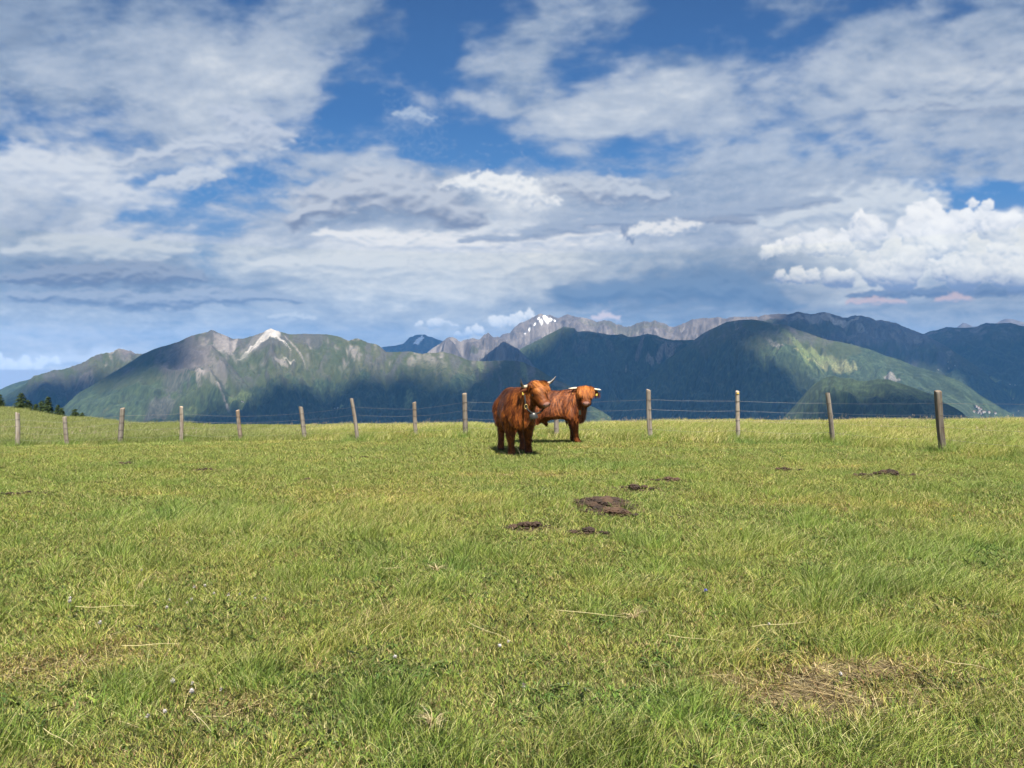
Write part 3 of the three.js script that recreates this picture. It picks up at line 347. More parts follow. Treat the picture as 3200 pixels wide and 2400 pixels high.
// far right range over the side valley
mountain({ seed: 10, cols: 240, rows: 120, trees: 420, rocks: 1300, cliff: 0.3, slope: 0.34, dist: [[2700, 17500], [3500, 15500]], jag: 0.4, rough: 0.7, label: 'dark blue wooded range at the right edge with a hillside of fields', crest: [[2700, 1120], [2800, 1080], [2860, 1055], [2885, 1044], [2903, 1035], [2926, 1032], [2954, 1022], [2972, 1023], [2995, 1025], [3047, 1023], [3063, 1014], [3080, 1009], [3109, 1011], [3155, 1009], [3178, 1015], [3189, 1019], [3210, 1019], [3350, 1040], [3500, 1030]],
  feats: [['scree', 2905, 1042, 60, 90, 0.7], ['scree', 2922, 1040, 40, 120, 0.6], ['scree', 2945, 1034, 50, 160, 0.5], ['scree', 3060, 1026, 120, 40, 0.4], ['field', 2950, 1138, 380, 260, 0.75, 0.2], ['field', 2975, 1120, 120, 160, 0.5], ['field', 2965, 1095, 90, 140, 0.4, -0.6], ['field', 3060, 1200, 320, 130, 1], ['field', 3055, 1218, 160, 70, 0.9], ['field', 3125, 1200, 140, 60, 0.8], ['field', 3125, 1222, 160, 40, 0.7], ['fieldPale', 3003, 1262, 150, 90, 0.9, -0.4], ['field', 3075, 1265, 140, 60, 0.6], ['field', 3060, 1283, 200, 60, 0.5]] });
mountain({ seed: 11, cols: 60, rows: 40, trees: -500, rocks: 900, dist: [[2900, 25000], [3600, 25000]], jag: 0.4, crest: [[2860, 1060], [2960, 1040], [2997, 1017], [3004, 1009], [3020, 1010], [3034, 1020], [3090, 1020], [3118, 1006], [3141, 995], [3169, 999], [3200, 1008], [3300, 1020], [3500, 1010]] });

// ---------------------------------------------------------------- clouds added high out of view to cast shade on the mountains
{
  const H = 9000, mat = new THREE.MeshPhysicalMaterial({ color: lin(0.92, 0.93, 0.95), roughness: 1, transmission: 0.72, thickness: 0 });
  const cloud = (seed, sx, dist, rx, rz, ty = -200) => {
    const az = azOf(sx), k = (H - ty) / SUN.y, g = new THREE.IcosahedronGeometry(1, 24), p = g.attributes.position;
    for (let i = 0; i < p.count; i++) {
      const x = p.getX(i), y = p.getY(i), z = p.getZ(i), n = 1 + 0.75 * fbm(x * 1.5 + seed * 9, z * 1.5 + y, 4, 0.6);
      p.setXYZ(i, x * rx * n, y * (y > 0 ? 520 : 180) * (0.7 + 0.5 * fbm(x * 4 + seed, z * 4, 3)), z * rz * n);
    }
    g.computeVertexNormals();
    const m = new THREE.Mesh(g, mat); m.castShadow = true; m.userData.kind = 'structure';
    m.position.set(dist * Math.sin(az) + SUN.x * k, H, -dist * Math.cos(az) + SUN.z * k); addTop(m, 'cloud');  // unseen cloud, added sunward of the slope it is meant to shade
  };
  cloud(1, 330, 6000, 850, 600, -450); cloud(2, 800, 6400, 950, 640, -380); cloud(3, 1130, 6750, 1000, 900, -200); cloud(4, 1500, 6450, 1000, 800, -250);
  cloud(5, 1930, 9900, 1750, 1550, -50); cloud(6, 2150, 7500, 1000, 1150, -50); cloud(7, 2760, 4600, 950, 420, -420);
  cloud(8, 2980, 14600, 3200, 2700, 0); cloud(9, 1230, 18700, 2100, 900, 300); cloud(10, 90, 9000, 1500, 1000, -150); cloud(11, 2420, 11000, 1700, 800, 150); cloud(16, 3150, 10500, 1300, 800, -700);
}

// ---------------------------------------------------------------- grass: clumps of single blades, strewn over the meadow
const leafMaterial = (o = {}) => new THREE.MeshPhysicalMaterial({ vertexColors: true, roughness: 0.75, transmission: 0.42, thickness: 0, specularIntensity: 0.35, side: THREE.DoubleSide, ...o });
function bladesGeometry(seed, o) {                           // o: count, radius, h0, h1, width, bend, lean, segs, tones, flat
  const r = rngOf(seed), P = [], Nn = [], C = [], I = [];
  for (let b = 0; b < o.count; b++) {
    const an = r() * 6.283, rad = Math.pow(r(), o.pack ?? 0.6) * o.radius, x0 = Math.cos(an) * rad, z0 = Math.sin(an) * rad, h = lerp(o.h0, o.h1, Math.pow(r(), o.hp ?? 1)), face = r() * 6.283, out = o.splay ? an + (r() - 0.5) * 1.2 : r() * 6.283;
    const bend = h * o.bend * (0.35 + r() * 0.9), bx = Math.cos(out) * bend + (o.lean ?? 0) * h * (0.4 + r()), bz = Math.sin(out) * bend + (o.leanZ ?? 0) * h, wx = Math.cos(face) * o.width * (0.7 + 0.6 * r()) / 2, wz = Math.sin(face) * o.width / 2;
    const tone = o.tones[Math.floor(r() * o.tones.length)], v = 0.78 + r() * 0.44, base = P.length / 3, S = o.segs ?? 3, flat = o.flat ?? 0;
    for (let s = 0; s <= S; s++) {
      const t = s / S, y = h * (1 - flat) * (t - (o.droop ?? 0.25) * t * t), x = x0 + bx * Math.pow(t, 1.7), z = z0 + bz * Math.pow(t, 1.7), w = s === S ? 0 : (1 - 0.55 * t);
      const ny = 1.1, fx = -wz, fz = wx, L = Math.hypot(fx, fz) || 1, vv = v;
      for (const k of s === S ? [0] : [-1, 1]) { P.push(x + wx * w * k, y, z + wz * w * k); Nn.push(fx / L * 0.8, ny, fz / L * 0.8); C.push(tone[0] * vv, tone[1] * vv, tone[2] * vv); }
    }
    for (let s = 0; s < S - 1; s++) { const a = base + s * 2; I.push(a, a + 1, a + 2, a + 1, a + 3, a + 2); }
    const a = base + (S - 1) * 2; I.push(a, a + 1, a + 2);
    if (o.seed) {                                            // a feathery seed head at the tip
      const k = P.length - 3, ex = P[k], ey = P[k + 1], ez = P[k + 2], dx = bx / h * 0.8, dz = bz / h * 0.8;
      for (let q = 0; q < 9; q++) { const f = q / 9 * o.seed, a2 = r() * 6.283, l = 0.012 + r() * 0.012, bs = P.length / 3, sx = Math.cos(a2) * l, sz = Math.sin(a2) * l; P.push(ex - dx * f * 0.6, ey - f, ez - dz * f * 0.6, ex - dx * f * 0.6 + sx, ey - f + 0.014, ez - dz * f * 0.6 + sz, ex - dx * f * 0.6 + sx * 0.4, ey - f + 0.02, ez - dz * f * 0.6 + sz * 0.4 + 0.004); for (let e = 0; e < 3; e++) { Nn.push(0, 1, 0); C.push(0.30 * v, 0.22 * v, 0.12 * v); } I.push(bs, bs + 1, bs + 2); }
    }
  }
  const g = new THREE.BufferGeometry(); g.setAttribute('position', new THREE.Float32BufferAttribute(P, 3)); g.setAttribute('normal', new THREE.Float32BufferAttribute(Nn, 3)); g.setAttribute('color', new THREE.Float32BufferAttribute(C, 3)); g.setIndex(I); return g;
}
const G1 = [0.298, 0.345, 0.066], G2 = [0.205, 0.290, 0.052], G3 = [0.44, 0.43, 0.135], G4 = [0.110, 0.182, 0.038], ST = [0.70, 0.61, 0.37], S2 = [0.58, 0.52, 0.26], BR = [0.24, 0.155, 0.08];
const grassMat = leafMaterial();
const KINDS = {
  turf: [0, 1, 2, 3].map((i) => bladesGeometry(100 + i, { count: 130, radius: 0.13, h0: 0.014, h1: 0.048, width: 0.0040, bend: 0.8, segs: 3, tones: [G1, G1, G2, G2, G3, G4, G4, S2, BR] })),
  fine: [0, 1, 2].map((i) => bladesGeometry(120 + i, { count: 150, radius: 0.11, h0: 0.035, h1: 0.12, hp: 1.5, width: 0.0030, bend: 0.7, lean: 0.12, splay: true, segs: 4, droop: 0.3, tones: [G1, G2, G2, G3, G4, G1, S2] })),
  wisp: [0, 1, 2].map((i) => bladesGeometry(140 + i, { count: 90, radius: 0.15, h0: 0.09, h1: 0.26, width: 0.0026, bend: 0.7, lean: 0.35, leanZ: 0.05, segs: 5, droop: 0.45, tones: [G3, G1, S2, G1, G1, G2, G2] })),
  herb: [0, 1, 2].map((i) => bladesGeometry(160 + i, { count: 46, radius: 0.13, h0: 0.02, h1: 0.055, width: 0.014, bend: 1.2, segs: 3, droop: 0.55, tones: [G2, G4, G4, [0.085, 0.15, 0.035]] })),
  straw: [0, 1, 2].map((i) => bladesGeometry(180 + i, { count: 60, radius: 0.16, h0: 0.05, h1: 0.16, width: 0.0034, bend: 1.5, segs: 3, droop: 0.75, flat: 0.72, tones: [ST, S2, ST, BR, G3] })),
  seed: [0, 1, 2].map((i) => bladesGeometry(200 + i, { count: 7, radius: 0.2, h0: 0.28, h1: 0.52, width: 0.0034, bend: 0.4, lean: 0.22, segs: 4, droop: 0.2, seed: 0.09, tones: [ST, G3, S2] })),
  stalk: [0, 1, 2].map((i) => bladesGeometry(220 + i, { count: 2, radius: 0.2, h0: 0.3, h1: 0.55, width: 0.0042, bend: 0.9, segs: 6, droop: 0.75, tones: [ST, ST, [0.42, 0.40, 0.18]] })),
  patch: [0, 1, 2].map((i) => bladesGeometry(240 + i, { count: 260, radius: 0.34, h0: 0.03, h1: 0.10, width: 0.008, bend: 0.8, segs: 3, tones: [G1, G2, G3, G2, G3, S2] })),
  long: [0, 1, 2].map((i) => bladesGeometry(260 + i, { count: 240, radius: 0.36, h0: 0.10, h1: 0.26, width: 0.0062, bend: 0.5, lean: 0.28, segs: 4, droop: 0.3, tones: [G3, G3, G1, G1, G2, S2, ST] })),
};
{
  const bags = new Map(), r = rngOf(77), M = new THREE.Matrix4(), Q = new THREE.Quaternion(), E = new THREE.Euler(), Vp = new THREE.Vector3(), Vs = new THREE.Vector3();
  const put = (kind, x, z, s, sy, tint, tilt = 0.12) => {
    const v = Math.floor(r() * KINDS[kind].length), key = kind + v; if (!bags.has(key)) bags.set(key, { g: KINDS[kind][v], m: [], c: [] });
    const leaning = kind === 'wisp' || kind === 'long' || kind === 'seed';
    E.set((r() - 0.5) * tilt, leaning ? (r() - 0.5) * 1.5 : r() * 6.283, (r() - 0.5) * tilt); M.compose(Vp.set(x, groundHeight(x, z) - 0.004, z), Q.setFromEuler(E), Vs.set(s, s * sy, s));
    const b = bags.get(key); b.m.push(...M.elements); b.c.push(...tint);
  };
  const cover = (d0, d1, step, fn) => {
    for (let z = d0; z < d1; z += step) { const half = z * 0.72 + 1.2; for (let x = -half; x < half; x += step) { const X = x + (r() - 0.5) * step, Z = -(z + (r() - 0.5) * step); fn(X, Z); } }
  };
  const tintOf = (m, x, z) => {                              // greener, yellower, or bleached
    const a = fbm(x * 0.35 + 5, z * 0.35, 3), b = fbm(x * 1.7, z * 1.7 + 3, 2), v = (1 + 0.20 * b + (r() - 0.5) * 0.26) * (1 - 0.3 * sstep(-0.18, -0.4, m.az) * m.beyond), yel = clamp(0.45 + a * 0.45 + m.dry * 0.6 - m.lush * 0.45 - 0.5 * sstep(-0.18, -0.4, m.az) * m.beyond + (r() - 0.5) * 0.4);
    return [v * lerp(0.84, 1.26, yel), v * lerp(0.96, 1.08, yel), v * lerp(0.9, 1.1, yel)];
  };
  const blade = (x, z, far) => {
    const m = meadow(x, z); if (m.D > smoothTable(CREST_D, m.az) + 6) return;
    const t = tintOf(m, x, z), k = r();
    if (m.bare > 0.35 && r() < m.bare * 0.90) { if (r() < 0.5) put('straw', x, z, 0.7 + r() * 0.6, 1, [0.95, 0.85, 0.75]); return; }
    if (m.dry > 0.4 && r() < m.dry * 0.55) { put('straw', x, z, 0.8 + r() * 0.6, 1, [1, 0.95, 0.85]); if (r() < 0.35) return; }
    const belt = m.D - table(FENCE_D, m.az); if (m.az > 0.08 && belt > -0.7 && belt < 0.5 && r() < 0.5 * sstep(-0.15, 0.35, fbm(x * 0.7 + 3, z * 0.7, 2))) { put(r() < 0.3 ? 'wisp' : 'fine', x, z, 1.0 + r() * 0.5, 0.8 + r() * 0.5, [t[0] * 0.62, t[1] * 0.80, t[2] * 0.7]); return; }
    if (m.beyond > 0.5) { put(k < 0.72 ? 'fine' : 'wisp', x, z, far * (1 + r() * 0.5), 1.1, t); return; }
    if (m.tuft > 0.12 && k < 0.25 + m.tuft) { const v = 0.80 + 0.2 * hash2(Math.floor(x * 2.2), Math.floor(z * 2.2), 9), w = r() < 0.12 + 0.3 * m.tall; put(w ? 'wisp' : 'fine', x, z, 0.75 + r() * 0.4, (w ? 0.7 : 0.75) + m.tuft * 0.75, [t[0] * v * 0.9, t[1] * v * 1.0, t[2] * v * 0.9]); return; }
    if (m.tall > 0.3 && k < m.tall * 0.5) { put(k < m.tall * 0.28 ? 'wisp' : 'fine', x, z, 0.8 + r() * 0.4, 0.75 + m.tall * 0.25, t); return; }
    if (k > 0.93 - m.lush * 0.12) { put('herb', x, z, 0.7 + r() * 0.5, 1, t); return; }
    put(k < 0.10 ? 'fine' : 'turf', x, z, far * (0.85 + r() * 0.45), k < 0.10 ? 0.6 : 0.75 + r() * 0.5, t);
  };
  cover(1.7, 7, 0.075, (x, z) => blade(x, z, 0.9)); cover(7, 13, 0.105, (x, z) => blade(x, z, 1.1)); cover(13, 24, 0.16, (x, z) => blade(x, z, 1.35));
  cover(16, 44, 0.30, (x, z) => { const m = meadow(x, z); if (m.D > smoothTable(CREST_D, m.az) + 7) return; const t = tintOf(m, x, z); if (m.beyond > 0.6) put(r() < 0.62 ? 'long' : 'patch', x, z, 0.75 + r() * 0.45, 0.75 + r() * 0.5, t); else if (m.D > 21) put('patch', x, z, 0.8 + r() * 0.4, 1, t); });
  cover(44, 72, 0.5, (x, z) => { const m = meadow(x, z); if (m.az > -0.2 || m.D > smoothTable(CREST_D, m.az) + 9) return; put(r() < 0.5 ? 'long' : 'patch', x, z, 1.1 + r() * 0.6, 0.8 + r() * 0.6, tintOf(m, x, z)); });
  cover(2.2, 14, 0.42, (x, z) => { if (r() < 0.3) put('stalk', x, z, 0.5 + r() * 0.5, 0.4 + r() * 0.5, [0.85, 0.85, 0.8], 0.9); });
  cover(14, 34, 0.55, (x, z) => { const m = meadow(x, z), cd = smoothTable(CREST_D, m.az); if (m.beyond > 0.6 && m.D < cd + 3 && r() < 0.16 + 0.45 * sstep(-5, 0, m.D - cd) * sstep(0.0, 0.2, m.az)) put('seed', x, z, 0.6 + r() * 0.4, 0.6 + r() * 0.4, [1, 1, 1]); });
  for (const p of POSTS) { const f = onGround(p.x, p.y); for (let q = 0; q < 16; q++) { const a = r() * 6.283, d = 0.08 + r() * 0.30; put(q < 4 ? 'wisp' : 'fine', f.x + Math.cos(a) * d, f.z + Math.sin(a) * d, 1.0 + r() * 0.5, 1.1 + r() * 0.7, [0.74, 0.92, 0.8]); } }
  let total = 0;
  for (const [key, b] of bags) {
    const n = b.m.length / 16, o = new THREE.InstancedMesh(b.g, grassMat, n); o.instanceMatrix.array.set(b.m); o.instanceColor = new THREE.InstancedBufferAttribute(new Float32Array(b.c), 3); o.castShadow = o.receiveShadow = true; total += n;
    o.userData.kind = 'stuff'; const word = { turf: 'short_turf_grass', fine: 'fine_grass', wisp: 'wispy_grass', herb: 'herb_leaves', straw: 'dry_straw', seed: 'seeding_grass', stalk: 'grass_stalks', patch: 'far_meadow_grass', long: 'long_meadow_grass' }[key.replace(/\d/, '')];
    addTop(o, word);
  }
  console.log('grass clumps', total);
}

// ---------------------------------------------------------------- post-and-wire fence
const woodMat = new THREE.MeshStandardMaterial({ vertexColors: true, roughness: 0.95 });
const wireMat = new THREE.MeshStandardMaterial({ color: lin(0.30, 0.30, 0.30), roughness: 0.6, metalness: 0.4 });
const ironMat = new THREE.MeshStandardMaterial({ color: lin(0.10, 0.085, 0.075), roughness: 0.6, metalness: 0.5 });
function postGeometry(seed, foot, top, w, square) {          // a split, weathered stake from 0.25 m under the turf to its cut top
  const r = rngOf(seed), N = square ? 24 : 20, R = 26, P = [], C = [], I = [], axis = top.clone().sub(foot), X = new THREE.Vector3(1, 0, 0), Z = new THREE.Vector3(0, 0, 1), ph = r() * 6, cracks = [0, 1, 2, 3, 4].map(() => [r() * 6.283, 0.35 + r() * 0.5, r() * 2]), warm = r(), lich = r();
  const c = new THREE.Color();
  for (let j = 0; j <= R + 2; j++) for (let i = 0; i < N; i++) {
    const t = j <= R ? j / R : 1, a = i / N * 6.283 + 0.3; let k = j > R ? (j === R + 1 ? 0.7 : 0.02) : 1;
    let rad = w / 2 * (1.06 - 0.13 * t) * (1 + 0.06 * Math.sin(a * 2 + ph) + 0.05 * Math.sin(a * 3 + ph * 2 + t * 2) + 0.05 * noise(a * 1.3 + seed, t * 5));
    if (square) { const q = (a + 0.785) % 1.5708 - 0.7854; rad = w * 0.50 / Math.cos(q) * (1 + 0.02 * noise(a * 4 + seed, t * 7)); rad = Math.min(rad, w * 0.66); }
    for (const [ca, cw, cp] of cracks) { let d = Math.abs(((a - ca + 0.25 * Math.sin(t * 3 + cp)) % 6.283 + 9.4248) % 6.283 - 3.1416); if (d < 0.16 * cw) rad *= 1 - 0.16 * (1 - d / (0.16 * cw)) * sstep(-0.2, 0.5, noise(t * 3 + cp * 5, cp)); }
    const h = -0.25 / axis.length() + t * (1 + 0.25 / axis.length()), bow = 0.02 * Math.sin(t * 3.14) * (r() * 0 + (seed % 3) - 1), topCut = j >= R ? 0.018 * Math.cos(a + ph) * (j === R ? 1 : j === R + 1 ? 0.7 : 0) + (j > R ? 0.004 : 0) : 0;
    const p = foot.clone().addScaledVector(axis, h).addScaledVector(X, Math.cos(a) * rad * k + bow).addScaledVector(Z, Math.sin(a) * rad * k); p.y += topCut; P.push(p.x, p.y, p.z);
    const tonePost = 0.72 + 0.55 * noise(seed * 1.37, 4.4) + 0.2, g = fbm(a * 3 + seed * 3, t * 1.6, 3), s = fbm(a * 9 + seed, t * 3.5, 2), blot = fbm(a * 1.5 + seed * 5, t * 9, 3);
    c.setRGB(0.19, 0.16, 0.13).lerp(lin(0.30, 0.27, 0.235), clamp(0.4 + g * 1.1)).lerp(lin(0.15, 0.10, 0.065), clamp(s * 1.2 + (warm - 0.35) * 0.8)).lerp(lin(0.11, 0.095, 0.085), sstep(0.1, 0.55, blot) * 0.7).lerp(lin(0.33, 0.32, 0.16), lich * sstep(0.3, 0.6, fbm(a * 4, t * 14 + seed, 2)) * 0.5);
    if (j > R) c.lerp(lin(0.42, 0.32, 0.22), 0.5);
    c.multiplyScalar(tonePost);
    C.push(c.r, c.g, c.b);
  }
  for (let j = 0; j < R + 2; j++) for (let i = 0; i < N; i++) { const a = j * N + i, b = j * N + (i + 1) % N; I.push(a, a + N, b, b, a + N, b + N); }
  const g = new THREE.BufferGeometry(); g.setAttribute('position', new THREE.Float32BufferAttribute(P, 3)); g.setAttribute('color', new THREE.Float32BufferAttribute(C, 3)); g.setIndex(I); g.computeVertexNormals(); return g;
}
{
  const fence = tag(new THREE.Group(), 'long fence of weathered wooden stakes and wire across the meadow', 'fence'); addTop(fence, 'wire_fence');
  const levels = [0.80, 0.61, 0.42, 0.22], tall = [];
  POSTS.forEach((p, i) => {
    const foot = onGround(p.x, p.y), d = dirOf(p.tx, p.ty), k = foot.z / d.z, top = new THREE.Vector3(d.x * k, EYE + d.y * k, foot.z + (i % 3 - 1) * 0.04), sq = i === 14;
    const m = part(fence, 'post', postGeometry(31 + i * 7, foot, top, p.w, sq), woodMat);
    const looks = { 1: 'pale pinkish leftmost stake', 2: 'short light grey stake leaning left', 10: 'grey stake half hidden behind the cattle', 12: 'straight stake with a yellow mark on its top', 13: 'knotty stake with a split bent top', 14: 'thick square dark stake at the right end' };
    if (looks[i]) m.userData.label = looks[i];
    tall.push({ foot, top, m, w: p.w });
    for (const l of levels) { const c = foot.clone().lerp(top, l), ring = new THREE.TorusGeometry(p.w * 0.545, 0.0045, 5, 20); ring.rotateX(Math.PI / 2); ring.rotateZ(0.06); ring.translate(c.x, c.y, c.z); part(m, 'wire_loop', ring, ironMat); }
    if (i === 12) { const b = new THREE.SphereGeometry(0.028, 10, 8); b.scale(1, 0.7, 0.6); b.translate(top.x, top.y - 0.05, top.z + p.w * 0.48); part(m, 'yellow_insulator', b, new THREE.MeshStandardMaterial({ color: lin(0.62, 0.42, 0.04), roughness: 0.5 })); }
  });
  const r = rngOf(9);
  levels.forEach((l, li) => {
    const pts = [];
    tall.forEach((t, i) => {
      const a = t.foot.clone().lerp(t.top, l); a.z -= t.w * 0.5 * 0.9; pts.push(a);
      if (i < tall.length - 1) { const n = tall[i + 1], b = n.foot.clone().lerp(n.top, l); b.z -= n.w * 0.45; for (let k = 1; k < 10; k++) { const q = a.clone().lerp(b, k / 10); q.y -= Math.sin(k / 10 * Math.PI) * (0.010 + 0.012 * li) + (r() - 0.5) * 0.010; pts.push(q); } }
    });
    part(fence, 'wire', new THREE.TubeGeometry(new THREE.CatmullRomCurve3(pts), 700, li < 2 ? 0.002 : 0.0016, 5), wireMat);
  });
}

// ---------------------------------------------------------------- two shaggy cattle
const smin = (a, b, k) => { const h = Math.max(k - Math.abs(a - b), 0) / k; return Math.min(a, b) - h * h * k * 0.25; };
function surfaceNets(sdf, lo, hi, cell) {
  const nx = Math.ceil((hi.x - lo.x) / cell) + 1, ny = Math.ceil((hi.y - lo.y) / cell) + 1, nz = Math.ceil((hi.z - lo.z) / cell) + 1, V = new Float32Array(nx * ny * nz), at = (i, j, k) => (k * ny + j) * nx + i;
  for (let k = 0; k < nz; k++) for (let j = 0; j < ny; j++) for (let i = 0; i < nx; i++) V[at(i, j, k)] = sdf(lo.x + i * cell, lo.y + j * cell, lo.z + k * cell);
  const id = new Int32Array(nx * ny * nz).fill(-1), P = [], I = [];
  for (let k = 0; k < nz - 1; k++) for (let j = 0; j < ny - 1; j++) for (let i = 0; i < nx - 1; i++) {
    let x = 0, y = 0, z = 0, n = 0;
    for (let e = 0; e < 12; e++) {
      const ax = e >> 2, u = e & 1, v = (e >> 1) & 1, a = [0, 0, 0], b = [0, 0, 0]; a[(ax + 1) % 3] = b[(ax + 1) % 3] = u; a[(ax + 2) % 3] = b[(ax + 2) % 3] = v; b[ax] = 1;
      const va = V[at(i + a[0], j + a[1], k + a[2])], vb = V[at(i + b[0], j + b[1], k + b[2])]; if ((va < 0) === (vb < 0)) continue;
      const t = va / (va - vb); x += a[0] + (b[0] - a[0]) * t; y += a[1] + (b[1] - a[1]) * t; z += a[2] + (b[2] - a[2]) * t; n++;
    }
    if (n) { id[at(i, j, k)] = P.length / 3; P.push(lo.x + (i + x / n) * cell, lo.y + (j + y / n) * cell, lo.z + (k + z / n) * cell); }
  }
  for (let k = 1; k < nz - 1; k++) for (let j = 1; j < ny - 1; j++) for (let i = 1; i < nx - 1; i++) {
    const v = V[at(i, j, k)] < 0, quad = (a, b, c, d, flip) => { if (a < 0 || b < 0 || c < 0 || d < 0) return; if (flip) I.push(a, c, b, a, d, c); else I.push(a, b, c, a, c, d); };
    if (v !== V[at(i + 1, j, k)] < 0) quad(id[at(i, j - 1, k - 1)], id[at(i, j, k - 1)], id[at(i, j, k)], id[at(i, j - 1, k)], !v);
    if (v !== V[at(i, j + 1, k)] < 0) quad(id[at(i - 1, j, k - 1)], id[at(i - 1, j, k)], id[at(i, j, k)], id[at(i, j, k - 1)], !v);
    if (v !== V[at(i, j, k + 1)] < 0) quad(id[at(i - 1, j - 1, k)], id[at(i, j - 1, k)], id[at(i, j, k)], id[at(i - 1, j, k)], !v);
  }
  const N = new Float32Array(P.length), h = cell * 0.7;
  for (let i = 0; i < P.length; i += 3) { const [x, y, z] = [P[i], P[i + 1], P[i + 2]], a = sdf(x + h, y, z) - sdf(x - h, y, z), b = sdf(x, y + h, z) - sdf(x, y - h, z), c = sdf(x, y, z + h) - sdf(x, y, z - h), L = Math.hypot(a, b, c) || 1; N[i] = a / L; N[i + 1] = b / L; N[i + 2] = c / L; }
  const g = new THREE.BufferGeometry(); g.setAttribute('position', new THREE.Float32BufferAttribute(P, 3)); g.setAttribute('normal', new THREE.BufferAttribute(N, 3)); g.setIndex(I); return g;
}
const V3 = (x, y, z) => new THREE.Vector3(x, y, z);
const hideMat = new THREE.MeshStandardMaterial({ vertexColors: true, roughness: 0.8 });
const hairMat = new THREE.MeshPhysicalMaterial({ vertexColors: true, roughness: 0.55, specularIntensity: 0.6, side: THREE.DoubleSide });
const hornMat = new THREE.MeshPhysicalMaterial({ vertexColors: true, roughness: 0.38, clearcoat: 0.2 });
function tubeOf(pts, radii, seg = 24, around = 10, colorAt) {
  const curve = new THREE.CatmullRomCurve3(pts), g = new THREE.TubeGeometry(curve, seg, 1, around, false), p = g.attributes.position, C = [];
  for (let i = 0; i <= seg; i++) { const c = curve.getPointAt(i / seg), f = i / seg * (radii.length - 1), k = Math.min(Math.floor(f), radii.length - 2), R = lerp(radii[k], radii[k + 1], f - k); for (let j = 0; j <= around; j++) { const q = i * (around + 1) + j; p.setXYZ(q, c.x + (p.getX(q) - c.x) * R, c.y + (p.getY(q) - c.y) * R, c.z + (p.getZ(q) - c.z) * R); if (colorAt) C.push(...colorAt(i / seg, j / around)); } }
  if (colorAt) g.setAttribute('color', new THREE.Float32BufferAttribute(C, 3)); g.computeVertexNormals(); return g;
}
const RUST = [0.195, 0.050, 0.010], DARK = [0.062, 0.014, 0.003], GOLD = [0.38, 0.120, 0.020], PALE = [0.43, 0.165, 0.036];
const mix3 = (a, b, t) => [lerp(a[0], b[0], t), lerp(a[1], b[1], t), lerp(a[2], b[2], t)];
